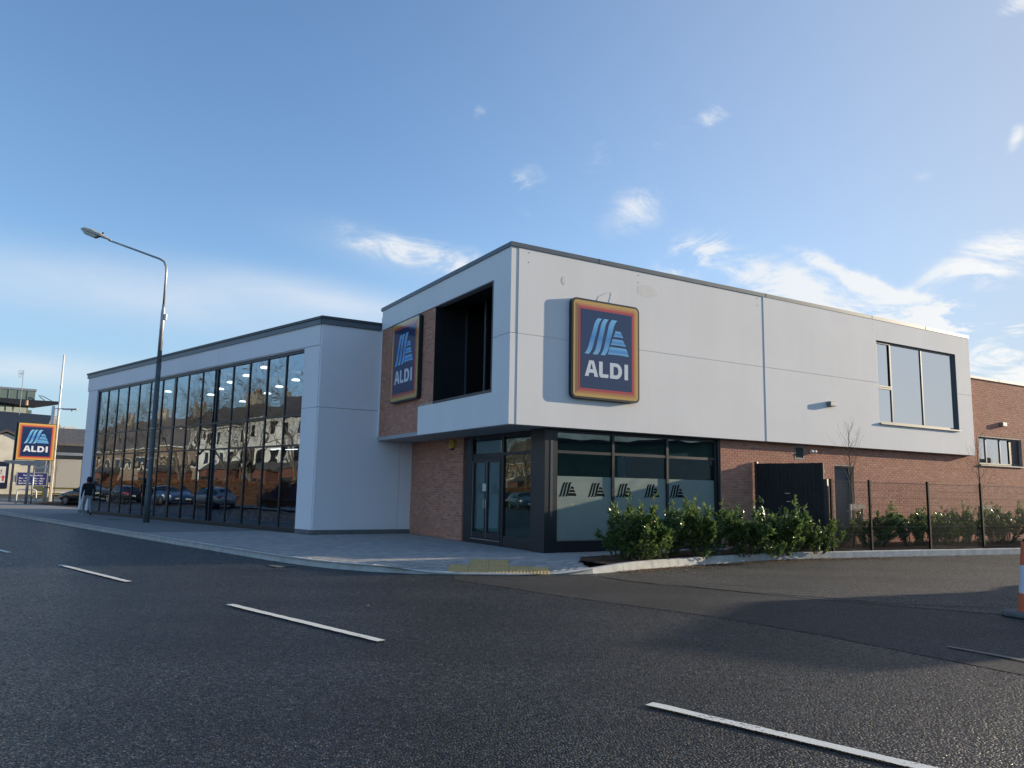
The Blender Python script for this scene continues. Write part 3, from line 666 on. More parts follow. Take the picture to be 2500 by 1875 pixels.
# left face of the box (outward = -x)
def left_panel(boxes, mat='render', name='cladding_panel'):
    m = MB()
    for v0, v1, z0, z1 in boxes: m.box(0, .16, v0, v1, z0, z1)
    return m.build(name, M[mat], shop)
LV0, LV1, LZ0, LZ1 = .85, 4.23, 3.88, 6.69
left_panel([(.162, LV0, SOF, JZ - G), (LV0, 5.25, SOF, LZ0)])
left_panel([(.162, LV0, JZ + G, TOP), (LV0, 8.42, LZ1 + .01, TOP)])
# coping
cp_ = MB(); cp_.box(-.03, 19.62, -.035, .3, TOP + .001, 7.46); cp_.box(-.031, .3, .3, 8.5, TOP + .001, 7.461); cp_.build('coping', M['coping'], shop)
for u0 in (2.6, 8.8, 13.9, 16.9): box('coping_joint', M['coping_dark'] if u0 < 10 else M['pale_coping'], shop, u0, u0 + .035, -.039, .3, TOP + .01, 7.465)
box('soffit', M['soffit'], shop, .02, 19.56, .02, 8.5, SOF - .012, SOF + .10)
box('roof', M['coping_dark'], shop, .2, 19.5, .2, 8.5, 7.15, 7.25)
# ---- loggia: dark recess behind the left face
rec = MB()
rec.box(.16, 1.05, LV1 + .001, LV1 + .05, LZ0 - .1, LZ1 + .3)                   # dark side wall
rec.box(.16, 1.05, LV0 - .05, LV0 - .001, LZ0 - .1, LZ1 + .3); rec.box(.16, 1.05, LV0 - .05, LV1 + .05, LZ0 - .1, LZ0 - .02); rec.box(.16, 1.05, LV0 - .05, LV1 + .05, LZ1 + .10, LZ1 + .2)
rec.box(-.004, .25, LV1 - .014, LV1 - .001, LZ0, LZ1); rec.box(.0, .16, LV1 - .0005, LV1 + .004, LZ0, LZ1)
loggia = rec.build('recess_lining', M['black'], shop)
box('recess_lintel', M['soffit'], shop, .02, .22, LV0, LV1, LZ1 - .006, LZ1 + .008)
rf = MB(); rf.box(-.01, .06, LV0, LV1, LZ0 - .0, LZ0 + .07); rf.box(-.008, .05, LV0 - .0, LV0 + .045, LZ0 + .07, LZ1); rf.build('recess_sill', M['frame'], shop)
rg = MB()
for a in (LV0, 1.9, 3.0, LV1 - .08): rg.box(.97, 1.04, a, a + .08, LZ0, LZ1 + .1)
rg.box(.97, 1.04, LV0, LV1, LZ0, LZ0 + .08)
rgl = rg.build('recess_window', M['door_grey'], shop)
for a, b in ((.93, 1.9), (1.98, 3.0), (3.08, 4.15)): box('pane', M['glass_dark'], rgl, 1.0, 1.012, a, b, LZ0 + .08, LZ1 + .1)
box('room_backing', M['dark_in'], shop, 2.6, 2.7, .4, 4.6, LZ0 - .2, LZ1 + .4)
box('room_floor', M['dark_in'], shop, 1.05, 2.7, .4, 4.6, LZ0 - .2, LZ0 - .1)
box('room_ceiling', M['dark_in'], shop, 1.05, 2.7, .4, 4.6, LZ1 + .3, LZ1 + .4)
# ---- brickwork
brick_meshes = {}
def brick_wall(name, O, ex, en, L_, z0, z1, holes=(), single=0, keep=None):
    """bricks laid in stretcher bond on a mortar backing. O origin, ex along, en outward (root frame)"""
    O = np.array(O); ex = np.array(ex, float); en = np.array(en, float); ez = np.array([0, 0, 1.])
    mb = MB(); bl_, bh_, jt = .215, .065, .010
    rows = int((z1 - z0) / (bh_ + jt)) + 1
    recs = []
    for r_ in range(rows):
        za = z0 + r_ * (bh_ + jt); zb = min(za + bh_, z1)
        if zb - za < .015: continue
        x = -((r_ % 2) * .1125)
        while x < L_:
            xa, xb = max(x, 0), min(x + bl_, L_); x += bl_ + jt
            segs = [(xa, xb)]
            for hx0, hx1, hz0, hz1 in holes:
                if zb > hz0 + .002 and za < hz1 - .002:
                    ns = []
                    for a, b in segs:
                        if b <= hx0 or a >= hx1: ns.append((a, b))
                        else:
                            if a < hx0: ns.append((a, hx0))
                            if b > hx1: ns.append((hx1, b))
                    segs = ns
            for a, b in segs:
                if b - a > .02: recs.append((a, b, za, zb))
    # backing sheet cut by holes: vertical strips
    xs = sorted({0, L_} | {h[0] for h in holes} | {h[1] for h in holes})
    for a, b in zip(xs, xs[1:]):
        cuts = sorted([(h[2], h[3]) for h in holes if h[0] <= a + 1e-6 and h[1] >= b - 1e-6]); z = z0
        for c0, c1 in cuts + [(z1, z1)]:
            if c0 > z + 1e-4:
                for_ = []
                P = [O + ex * p + ez * q - en * d for d in (.003, .20) for p, q in ((a, z), (b, z), (b, c0), (a, c0))]
                mb.add([tuple(p) for p in P], [(0, 1, 2, 3), (7, 6, 5, 4), (0, 4, 5, 1), (1, 5, 6, 2), (2, 6, 7, 3), (3, 7, 4, 0)])
            z = max(z, c1)
    wall = mb.build(name, M['mortar'], shop)
    def geo(a, b, za, zb, pr):
        e = .003
        q = [O + ex * p + ez * s + en * d for d, k in ((-.003, 0), (pr, e)) for p, s in ((a + k, za + k), (b - k, za + k), (b - k, zb - k), (a + k, zb - k))]
        return q
    FB = [(4, 5, 6, 7), (0, 1, 5, 4), (1, 2, 6, 5), (2, 3, 7, 6), (3, 0, 4, 7)]
    flip = np.dot(np.cross(ex, ez), en) < 0
    if flip: FB = [f[::-1] for f in FB]
    rr = random.Random(len(recs))
    sing = []
    rest = recs
    if single:
        full = [q for q in recs if abs(q[1] - q[0] - bl_) < 1e-4 and abs(q[3] - q[2] - bh_) < 1e-4]
        full.sort(key=keep); sing = full[:single]; ss = set(sing); rest = [q for q in recs if q not in ss]
        vm = []
        for k in range(8):
            v0 = [tuple(np.array(p) - O) for p in geo(0, bl_, 0, bh_, .0045)]
            v0 = [tuple(np.array(p)) for p in v0]
            me = bpy.data.meshes.new('brick'); me.from_pydata(v0, [], FB); me.materials.append(M['brick']); set_tint(me, [(k + .5) / 8] * 8); vm.append(me)
        # geo() is relative to the wall origin at height 0
        for a, b, za, zb in sing:
            o = bpy.data.objects.new('brick', vm[rr.randrange(8)]); COL.objects.link(o); o.parent = wall
            P = O + ex * a + ez * za; o.location = tuple(P)
    V = []; F = []; T_ = []
    for n_, q in enumerate(rest):
        V += [tuple(p) for p in geo(*q, .004 + rr.uniform(-.001, .0015))]; F += [tuple(i + 8 * n_ for i in f) for f in FB]; t = min(1, max(0, rr.gauss(.52, .22))); T_ += [t] * 8
    me = bpy.data.meshes.new('brickwork'); me.from_pydata(V, [], F); me.materials.append(M['brick']); set_tint(me, T_)
    o = bpy.data.objects.new('brickwork', me); COL.objects.link(o); o.parent = wall; o['kind'] = 'stuff'
    return wall
VB = .21
brick_wall('upper_brick_panel', (.03, 8.42, 0), (0, -1, 0), (-1, 0, 0), 8.42 - LV1, SOF + .004, LZ1, [(8.42 - 5.25, 8.42 - LV1, 0, LZ0 + .004)])
brick_wall('entrance_brick_pier', (1.30, 8.56, 0), (0, -1, 0), (-1, 0, 0), 8.56 - 4.80, PAV, SOF - .013, single=300, keep=lambda q: -q[0] * 1.4 + abs(q[2] - 1.5))
brick_wall('pier_reveal', (1.31, 4.80, 0), (1, 0, 0), (0, -1, 0), .2, PAV, SOF - .013)
brick_wall('front_brick_wall', (7.06, VB, 0), (1, 0, 0), (0, -1, 0), 19.45 - 7.06, PAV, SOF - .013, [(11.98 - 7.06, 12.93 - 7.06, 0, 2.45), (10.16 - 7.06, 10.58 - 7.06, 2.59, 2.98)])
RW = 27.0
brick_wall('side_brick_wall', (19.45, VB, 0), (1, 0, 0), (0, -1, 0), RW - 19.45, PAV, 5.95, [(20.27 - 19.45, 23.28 - 19.45, 2.75, 3.80)])
box('far_brick_wall', pbr('far_brickwork', (.33, .15, .095), .9, var=.2, scale=6), shop, RW, 44, VB - .002, VB + .3, PAV, 5.95)
box('side_wall_coping', M['pale_coping'], shop, 19.6, 44, VB - .05, VB + .35, 5.95, 6.04)
for u0 in (21.9, 24.6): box('coping_joint', M['coping'], shop, u0, u0 + .03, VB - .056, VB + .36, 5.955, 6.046)
# jambs, service door, vent
box('wall_end_jamb', M['frame'], shop, 6.972, 7.058, VB + .02, .62, PAV, SOF - .013)
dr = thing_d = MB(); dr.box(11.98, 12.93, VB + .15, VB + .21, PAV, 2.45); service = dr.build('service_door', M['door_grey'], shop)
box('door_frame', M['frame_grey'], service, 11.98, 12.03, VB + .09, VB + .15, PAV, 2.45); box('door_frame', M['frame_grey'], service, 12.88, 12.93, VB + .09, VB + .15, PAV, 2.45); box('door_frame', M['frame_grey'], service, 12.03, 12.88, VB + .09, VB + .15, 2.40, 2.45)
MB().tube([(12.78, VB + .15, 1.05), (12.78, VB + .09, 1.05), (12.66, VB + .09, 1.05)], .012, 6).build('door_handle', M['steel'], service)
vent = MB().box(10.16, 10.58, VB + .08, VB + .12, 2.59, 2.98).build('wall_vent', M['black'], shop)
vf = MB(); vf.box(10.16, 10.20, VB - .01, VB + .08, 2.59, 2.98); vf.box(10.54, 10.58, VB - .01, VB + .08, 2.59, 2.98); vf.box(10.2, 10.54, VB - .01, VB + .08, 2.59, 2.63); vf.box(10.2, 10.54, VB - .01, VB + .08, 2.94, 2.98); vf.build('vent_frame', M['frame_grey'], vent)
for k in range(6):
    z = 2.645 + k * .05; MB().add([(10.2, VB - .002, z), (10.54, VB - .002, z), (10.54, VB + .06, z + .035), (10.2, VB + .06, z + .035), (10.2, VB - .002, z + .008), (10.54, VB - .002, z + .008), (10.54, VB + .06, z + .043), (10.2, VB + .06, z + .043)], [(0, 3, 2, 1), (4, 5, 6, 7), (0, 1, 5, 4), (1, 2, 6, 5), (2, 3, 7, 6), (3, 0, 4, 7)]).build('louvre_slat', M['frame_grey'], vent)
# rooms behind
rb = MB(); rb.box(1.5, 7.0, 4.2, 4.3, PAV, SOF); rb.box(6.9, 7.0, .6, 4.2, PAV, SOF); rb.build('lobby_wall', pbr('lobby_wall_paint', (.20, .21, .205), .9), shop)
box('lobby_floor', M['in_floor'], shop, 1.4, 7.0, .55, 4.2, PAV - .02, PAV + .004)
# ---- window in the box front
def framed(parent_name, u0, u1, z0, z1, y, bars, fr, gl, depth=.07, fw_=.055, parent=None):
    m = MB(); m.box(u0, u1, y, y + depth, z0, z0 + fw_); m.box(u0, u1, y, y + depth, z1 - fw_, z1); m.box(u0, u0 + fw_, y, y + depth, z0 + fw_, z1 - fw_); m.box(u1 - fw_, u1, y, y + depth, z0 + fw_, z1 - fw_)
    w = m.build(parent_name, fr, parent or shop)
    xs = [u0 + fw_] + [b for b in bars] + [u1 - fw_]
    for b in bars: box('mullion', fr, w, b - fw_ / 2, b + fw_ / 2, y - .004, y + depth, z0 + fw_, z1 - fw_)
    k = len(bars)
    for i in range(k + 1):
        a = xs[i] + (fw_ / 2 if i else 0); b = xs[i + 1] - (fw_ / 2 if i < k else 0)
        p = MB().box(a, b, y + .03, y + .042, z0 + fw_, z1 - fw_).build('pane', gl, w)
    return w
wy = .05
win = framed('office_window', WU0 + .01, WU1 - .02, WZ0 + .02, WZ1 - .01, wy, [14.90, 16.66], M['frame_grey'], M['glass_win'])
box('transom', M['frame_grey'], win, WU0 + .065, 14.87, wy - .006, wy + .07, 5.06, 5.14)
vf = MB(); vf.box(WU0 + .05, 14.88, wy - .018, wy, 5.12, 5.17); vf.box(WU0 + .05, 14.88, wy - .018, wy, 6.58, 6.63); vf.box(WU0 + .05, WU0 + .1, wy - .018, wy, 5.17, 6.58); vf.box(14.83, 14.88, wy - .018, wy, 5.17, 6.58); vf.build('opening_sash', M['frame_grey'], win)
rv = MB(); rv.box(WU0 - .0, WU0 + .01, -.015, wy + .08, WZ0, WZ1); rv.box(WU1 - .02, WU1, -.015, wy + .08, WZ0, WZ1); rv.box(WU0, WU1, -.015, wy + .08, WZ1 - .01, WZ1 + .004); rv.build('window_reveal', M['frame_grey'], win)
box('window_sill', M['frame_grey'], win, WU0 - .02, WU1 + .02, -.09, wy, WZ0 - .035, WZ0 + .012)
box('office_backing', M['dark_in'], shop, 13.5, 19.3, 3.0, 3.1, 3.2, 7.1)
# ---- window in the side brick wall
sw = framed('side_window', 20.28, 23.27, 2.78, 3.79, VB + .10, [20.93, 21.92], M['frame_grey'], M['glass_win'])
box('side_window_blank', M['frame'], sw, 22.55, 23.22, VB + .095, VB + .10, 2.84, 3.74)
box('window_sill', M['frame_grey'], sw, 20.22, 23.33, VB - .07, VB + .10, 2.715, 2.752)
box('window_head', M['frame'], sw, 20.27, 23.28, VB + .0, VB + .17, 3.79, 3.80)
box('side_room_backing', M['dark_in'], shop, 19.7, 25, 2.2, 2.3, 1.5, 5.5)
# ---- ground floor glazing
GV = .29
front_glazing = box('shop_window', M['frame'], shop, 1.50, 7.0, GV, GV + .1, PAV, .30)
box('window_head', M['frame'], front_glazing, 1.50, 7.0, GV, GV + .1, SOF - .10, SOF - .012)
mull = [1.50, 3.27, 5.11, 6.97]
for i, a in enumerate(mull):
    wd = .075; box('mullion', M['frame'], front_glazing, a - (wd if i == 3 else 0), a + (0 if i == 3 else wd), GV - .02, GV + .1, .30, SOF - .10)
for a, b in zip(mull, mull[1:]):
    x0 = a + .075; x1 = b - (.075 if b == mull[-1] else 0)
    box('transom', M['frame'], front_glazing, x0, x1, GV - .012, GV + .1, 2.44, 2.51)
    box('bead', M['frame_grey'], front_glazing, x0, x1, GV - .016, GV + .02, .302, .325)
    box('pane', M['glass_shop'], front_glazing, x0, x1, GV + .03, GV + .042, .30, 2.44); box('pane', M['glass_shop'], front_glazing, x0, x1, GV + .03, GV + .042, 2.51, SOF - .10)
    box('frosted_film', M['film'], front_glazing, x0, x1, GV + .026, GV + .029, .327, 1.88)
# logo shapes (unit square, y up), used on signs and window film
def stripe(bx0, bx1, by, tx0, tx1, ty, fl=.035, n=14):
    Lp = []; Rp = []
    for i in range(n + 1):
        t = i / n; y = by + (ty - by) * t
        s = (.5 - .5 * math.cos(PI * t)) * .35 + t * .65
        c = 0
        if t > .78: c += fl * ((t - .78) / .22) ** 2.2
        if t < .22: c -= fl * ((.22 - t) / .22) ** 2.2
        Lp.append((bx0 + fl * .8 + (tx0 - fl * .5 - bx0 - fl * .8) * s + c, y)); Rp.append((bx1 + fl * .3 + (tx1 - fl - bx1 - fl * .3) * s + c, y))
    return Rp + Lp[::-1]
LOGO = [stripe(.180, .262, .447, .347, .426, .819), stripe(.297, .385, .449, .442, .525, .822), stripe(.412, .495, .451, .555, .653, .824)]
def bar(x0, x1, yt, X0, X1, yb):
    return [(X0, yb), (X0 + (X1 - X0) * .5, yb + .004), (X1, yb), (x1 + .006, yt - .012), (x1 - .012, yt), (x0, yt)]
LOGO += [bar(.628, .707, .713, .597, .744, .652), bar(.584, .743, .628, .556, .786, .566), bar(.541, .794, .544, .512, .828, .466)]
def logo_letters():
    b, t = .224, .383
    h = t - b
    A = [(.180, b), (.232, b), (.243, b + .036), (.308, b + .036), (.318, b), (.372, b), (.310, t), (.242, t)]
    Ah = [(.255, b + .072), (.296, b + .072), (.2755, b + .135)]
    Lg = [(.385, t), (.437, t), (.437, b + .036), (.522, b + .036), (.522, b + .01), (.512, b), (.41, b), (.392, b + .012), (.385, b + .03)]
    Dg = [(.545, b), (.640, b)] + [(.640 + .085 * math.sin(a), b + h / 2 - h / 2 * math.cos(a)) for a in [PI * k / 10 for k in range(1, 10)]] + [(.640, t), (.545, t)]
    Dh = [(.597, b + .036), (.632, b + .036)] + [(.632 + .040 * math.sin(a), b + h / 2 - (h / 2 - .036) * math.cos(a)) for a in [PI * k / 8 for k in range(1, 8)]] + [(.632, t - .036), (.597, t - .036)]
    I = [(.762, b), (.816, b), (.816, t), (.762, t)]
    return [(A, Ah), (Lg, None), (Dg, Dh), (I, None)]
LETTERS = logo_letters()
def ring_mesh(m, outer, hole, fmap, y0, y1):
    """flat plate from a polygon with an optional hole, filled with bmesh"""
    b = bmesh.new(); es = []
    for poly in [outer] + ([hole] if hole else []):
        vs = [b.verts.new((p[0], p[1], 0)) for p in poly]; es += [b.edges.new((vs[i], vs[(i + 1) % len(vs)])) for i in range(len(vs))]
    bmesh.ops.triangle_fill(b, use_beauty=True, use_dissolve=False, edges=es)
    b.verts.index_update(); vs = [v.co.copy() for v in b.verts]; fs = [tuple(v.index for v in f.verts) for f in b.faces]; b.free()
    n = len(vs)
    out = [fmap(v.x, v.y, y0) for v in vs] + [fmap(v.x, v.y, y1) for v in vs]
    F = []
    for f in fs:
        F.append(f); F.append(tuple(i + n for i in f[::-1]))
    k = 0
    for poly in [outer] + ([hole] if hole else []):
        q = len(poly); F += [(k + i, k + (i + 1) % q, k + (i + 1) % q + n, k + i + n) for i in range(q)]; k += q
    m.add(out, F)
def film_logo(parent, cx, cz, wd, y, mat, axis='u'):
    s = wd / .648
    for p in LOGO:
        m = MB()
        f = (lambda a, b, d: (cx + (a - .504) * s, d, cz + (b - .64) * s * 1.15)) if axis == 'u' else (lambda a, b, d: (d, cx - (a - .504) * s, cz + (b - .64) * s * 1.15))
        ring_mesh(m, p, None, f, y, y + .0015); m.build('film_logo', mat, parent)
fl_dark = pbr('film_cut_out_dark', (.010, .014, .013), .95, spec=.05)
for cu in (1.92, 2.80, 3.70, 4.62, 5.50): film_logo(front_glazing, cu, 1.56, .53, GV + .0235, fl_dark)
# corner column
cm = MB(); cm.box(1.20, 1.498, .26, .90, PAV, SOF - .012); cm.build('corner_column', M['frame'], shop)
box('column_strip', M['door_grey'], shop, 1.36, 1.43, .252, .26, .9, 2.75)
# entrance wall (plane u = 1.35, outward = -x)
EU = 1.35
em = MB(); em.box(EU, EU + .1, .90, 4.60, SOF - .10, SOF - .012); em.box(EU, EU + .1, .90, 2.56, PAV, .30); em.box(EU - .02, EU + .1, 2.62, 4.25, PAV, .14)
entrance = em.build('entrance_screen', M['frame'], shop)
for a, b in ((.90, .98), (2.50, 2.62), (4.25, 4.72)): box('mullion', M['frame'], entrance, EU - (.03 if a > 4 else .01), EU + .1, a, b, PAV if a < 4 else PAV, SOF - .10)
box('mullion_highlight', M['frame_grey'], entrance, EU - .036, EU - .03, 4.44, 4.47, 2.5, SOF - .13)
box('transom', M['frame'], entrance, EU - .012, EU + .1, .98, 2.50, 2.44, 2.52); box('transom', M['frame'], entrance, EU - .012, EU + .1, 2.62, 4.25, 2.38, 2.52)
box('pane', M['glass_shop'], entrance, EU + .03, EU + .042, .98, 2.50, .30, 2.44); box('pane', M['glass_shop'], entrance, EU + .03, EU + .042, .98, 2.50, 2.52, SOF - .10)
box('pane', M['glass_shop'], entrance, EU + .03, EU + .042, 2.62, 4.25, 2.52, SOF - .10); box('frosted_film', M['film_blue'], entrance, EU + .06, EU + .063, 2.62, 4.2, 2.53, 2.86)
for a, b in ((2.63, 3.42), (3.44, 4.24)):
    m = MB(); st = .085; m.box(EU - .02, EU + .05, a, a + st, .15, 2.375); m.box(EU - .02, EU + .05, b - st, b, .15, 2.375); m.box(EU - .02, EU + .05, a + st, b - st, .15, .35); m.box(EU - .02, EU + .05, a + st, b - st, 2.27, 2.375)
    leaf = m.build('door_leaf', M['frame'], entrance)
    box('pane', M['glass_shop'], leaf, EU + .005, EU + .017, a + st, b - st, .35, 2.27)
    box('frosted_film', M['film_blue'], leaf, EU + .025, EU + .028, a + st, b - st - (.14 if a > 3 else 0), .38, 2.26)
    film_logo(leaf, (a + b) / 2 - .02, 1.55, .46, EU + .0205, pbr('film_logo_navy', (.045, .06, .10), .6), 'v')
    MB().tube([(EU - .06, (3.49 if a > 3 else 3.375), 1.0), (EU - .06, (3.49 if a > 3 else 3.375), 1.25)], .012, 6).build('pull_handle', M['steel'], leaf)
    box('door_edge_trim', M['steel'], leaf, EU - .026, EU - .02, (b - .012), b - .004, .2, 2.33)
box('paper_notice', pbr('paper_notice', (.60, .62, .62), .7), entrance, EU - .03, EU - .022, 3.42, 3.62, 1.47, 1.68)
box('threshold', M['steel'], entrance, EU - .05, EU + .02, 2.62, 4.25, .14, .155)

# ------------------------------------------------------------------ glazed wing
WL, WZ = 20.86, 6.70
def wbox(name, mat, *a, parent=None, bevel=0): return MB(WING).box(*a).build(name, mat, parent or shop, bevel=bevel)
GL0, GL1, GZ0, GZ1 = .90, 19.50, .06, 6.00
# white piers and fascia panels (outward = +y)
def wpanel(boxes, proud): 
    m = MB(WING)
    for a, b, z0, z1 in boxes: m.box(a, b, -.2, proud, z0, z1)
    return m.build('cladding_panel', M['render2'], shop)
wpanel([(.0, GL0, .17, 4.02 - G)], 0); wpanel([(.0, GL0, 4.02 + G, 6.03 - G)], 0)
wpanel([(GL1, WL - .12, .17, 4.02 - G)], 0); wpanel([(GL1, WL - .12, 4.02 + G, 6.03 - G)], 0)
for a, b in ((0, 6.85), (6.85, 13.85), (13.85, WL)): wpanel([(a + (G if a else 0), b - G, 6.03 + G, WZ)], .015)
wpanel([(GL0, GL1, 6.0, 6.03)], -.02)
wbox('plinth', M['plinth'], -.0, GL0 - .01, -.18, .012, PAV, .165); wbox('plinth', M['plinth'], GL1 + .01, WL - .12, -.18, .012, PAV, .165)
# return wall (root frame, plane v = 8.56, outward = -y)
RV = 8.56
def rpanel(a, b, z0, z1): return MB().box(a, b, RV, RV + .2, z0, z1).build('cladding_panel', M['render2'], shop)
rpanel(-1.96, .86 - G, .17, 4.02 - G); rpanel(.86 + G, 1.30, .17, 4.02 - G); rpanel(-1.96, 1.30, 4.02 + G, WZ)
box('plinth', M['plinth'], shop, -1.97, 1.29, RV - .012, RV + .18, PAV, .165)
# coping of the wing follows both walls
m = MB(WING); m.box(-.06, WL + .12, -.4, .05, WZ + .002, 6.88); m.build('coping', M['coping'], shop); m = MB(WING); m.box(-.08, WL + .16, -.42, .085, 6.88, 6.96); m.build('coping_cap', M['coping_dark'], shop)
box('coping', M['coping'], shop, -2.0, .02, RV - .05, RV + .3, WZ + .003, 6.88); box('coping_cap', M['coping_dark'], shop, -2.03, .02, RV - .085, RV + .32, 6.879, 6.961)
# curtain wall
cw = MB(WING); cw.box(GL0, GL1, -.16, -.06, PAV, GZ0 + .11); cw.box(GL0, GL1, -.16, -.05, 5.90, 6.0)
cwall = cw.build('curtain_wall', M['frame'], shop)
NP = 15; sp_ = (19.5 - .86) / NP
rails = [.17, 2.84, 3.83, 5.90]
for i in range(NP + 1):
    x = .86 + i * sp_; a, b = max(x - .035, GL0), min(x + .035, GL1)
    if i == 8: a -= .06; b += .04
    if i == 0: b = GL0 + .03
    wbox('mullion', M['frame'], a, b, -.16, -.070, .17, 5.90, parent=cwall)
for i in range(NP):
    x0 = max(.86 + i * sp_ + .035, GL0 + .03); x1 = .86 + (i + 1) * sp_ - .035
    if i == 8: x0 += .04
    if i == 7: x1 -= .06
    for z in rails[1:3]: wbox('transom', M['frame'], x0, x1, -.15, -.078, z - .032, z + .032, parent=cwall)
    for z0, z1 in zip(rails, rails[1:]):
        a, b, c, d_ = x0, x1, z0 + (.032 if z0 > 1 else 0), z1 - (.032 if z1 < 5 else 0)
        t1, t2 = rng.gauss(0, .0040), rng.gauss(0, .0026); cx_, cz_ = (a + b) / 2, (c + d_) / 2
        vs = [(x, -.10 + (x - cx_) * t1 + (z - cz_) * t2 + dy, z) for dy in (0, -.012) for x, z in ((a, c), (b, c), (b, d_), (a, d_))]
        MB(WING).add(vs, [(0, 3, 2, 1), (4, 5, 6, 7), (0, 1, 5, 4), (1, 2, 6, 5), (2, 3, 7, 6), (3, 0, 4, 7)]).build('pane', M['glass_wing'], cwall)
# shop floor behind the glass
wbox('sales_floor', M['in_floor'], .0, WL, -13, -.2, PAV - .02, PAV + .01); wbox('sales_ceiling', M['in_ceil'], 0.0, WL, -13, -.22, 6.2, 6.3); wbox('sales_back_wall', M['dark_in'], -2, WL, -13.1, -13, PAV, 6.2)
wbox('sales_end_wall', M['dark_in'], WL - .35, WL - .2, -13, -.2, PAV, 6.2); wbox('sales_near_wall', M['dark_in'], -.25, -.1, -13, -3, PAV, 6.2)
wbox('outer_end_wall', M['render2'], WL - .2, WL - .12, -13, -.2, PAV, WZ)
wbox('wing_roof', M['coping_dark'], .1, WL - .3, -13, -.4, 6.5, 6.6)
wbox('window_ledge', pbr('pale_ledge', (.42, .42, .40), .5), GL0, GL1, -.55, -.3, 1.04, 1.08)
for k, (x, y) in enumerate([(4.94, -.85), (7.5, -1.5), (6.98, -3.39), (9.5, -4.1), (15.2, -3.7), (16.7, -6.15), (15.76, -1.85), (10.0, -2.1), (12.6, -2.9), (12.3, -5.1)]):
    MB(WING).lathe([(.17, 5.84), (.17, 5.87), (.12, 5.91)], 20, Matrix.Translation((x, y, 0))).build('ceiling_lamp', M['ceil_lamp'], shop)
for x0, x1, y, z in ((5.9, 6.75, -3.0, 2.95), (7.0, 7.9, -3.0, 2.99)): wbox('strip_lamp', M['ceil_lamp'], x0, x1, y, y + .04, z, z + .025)
# shelving and goods near the glass (things of their own)
shelf_m = pbr('shelf_steel', (.22, .22, .23), .5); goods = [pbr('blue_pack', (.03, .09, .34), .5), pbr('white_pack', (.5, .5, .48), .6), pbr('kraft_pack', (.30, .20, .10), .7), pbr('green_pack', (.06, .22, .10), .5), pbr('red_pack', (.35, .05, .04), .5)]
places = ['by the right-hand glass pier', 'two panes left of the glass pier', 'near the middle of the glass front', 'just right of the street lamp', 'just left of the street lamp', 'at the far end of the glass front']
for k, x in enumerate((1.2, 3.9, 6.8, 10.2, 13.4, 16.6)):
    s = thing('shelving_unit', 'grey shelving with packed goods inside, ' + places[k], 'shelving', WM(x, -2.6), A_W, 'shelving seen through the glass')
    for z in (.1, .55, 1.0, 1.45): box('shelf', shelf_m, s, 0, 2.0, -.45, 0, z, z + .03)
    box('side_panel', shelf_m, s, -.03, 0, -.47, .02, PAV, 1.8); box('side_panel', shelf_m, s, 2.0, 2.03, -.47, .02, PAV, 1.8); box('back_panel', shelf_m, s, 0, 2, -.47, -.45, PAV, 1.8)
    for z in (.13, .58, 1.03, 1.48):
        x2 = .05
        while x2 < 1.8:
            wd = rng.uniform(.14, .3); box('carton', goods[rng.randrange(5)], s, x2, x2 + wd - .02, -.40, -.04, z + .001, z + rng.uniform(.16, .34)); x2 += wd
for k, (x, c, pl) in enumerate([(1.55, 0, 'last pane beside the white pier'), (2.75, 0, 'second pane from the white pier'), (7.3, 0, 'centre of the glass front'), (3.35, 1, 'third pane from the white pier'), (2.35, 2, 'second pane, left of a blue box')]):
    tag(MB(WING).box(x, x + .26, -.5, -.34, 1.081, 1.081 + (.5 if c == 0 else .22)).build('display_box', goods[c], bevel=.01), ['blue', 'white', 'brown'][c] + ' box standing on the window ledge, ' + pl, 'box', 'boxes on the window ledge')
    bpy.context.view_layer.update()
for o in [o for o in bpy.data.objects if o.name.startswith('display_box')]: o.matrix_world = BOX
# rear volumes that close the building
rb = MB(); rb.box(11, 44, 8.6, 24, PAV, 5.6); rb.build('rear_wall', M['dark_in'], shop)
box('rear_roof', M['coping_dark'], shop, 19.5, 44, .5, 8.6, 5.6, 5.7)

# ------------------------------------------------------------------ signs
def rrect(w, h, r, n=5):
    P = []
    for cx, cz, a0 in ((w - r, r, -90), (w - r, h - r, 0), (r, h - r, 90), (r, r, 180)):
        for k in range(n + 1): a = math.radians(a0 + 90 * k / n); P.append((cx + r * math.cos(a), cz + r * math.sin(a)))
    return P
def logo_sign(name, label, W_, H_, depth, loc, rz, frame=.05, band=.075, radius=.14, group='brand signs', back=True):
    """sign box, local x along, z up, face at -y"""
    s = thing(name, label, 'sign', loc, rz, group)
    MB().prism(rrect(W_, H_, radius), -depth, 0, 'y').build('sign_case', M['sg_frame'], s)
    ins = frame; y = -depth
    for k, (nm, mt) in enumerate((('yellow_border', 'sg_yellow'), ('amber_border', 'sg_peach'), ('orange_border', 'sg_orange'), ('red_border', 'sg_red'), ('sign_face', 'sg_navy'))):
        P = [(x + ins, z + ins) for x, z in rrect(W_ - 2 * ins, H_ - 2 * ins, max(radius - ins, .012) if k < 4 else .012)]
        MB().prism(P, y - .004, y, 'y').build(nm, M[mt], s); y -= .004
        ins += (band, band * .45, band * .55, band * .85, 0)[k]
    f = lambda a, b, d: (a * W_, d, b * H_)
    for p in LOGO: m = MB(); ring_mesh(m, p, None, f, y - .003, y); m.build('emblem_stripe', M['sg_blue'], s)
    for q, h in LETTERS: m = MB(); ring_mesh(m, q, h, f, y - .003, y); m.build('letter', M['sg_white'], s)
    return s
sA = logo_sign('shop_sign', 'blue logo sign with yellow and red border on the sunlit white wall', 2.15, 2.53, .12, UV(1.69, -.014, 3.79), A_U)
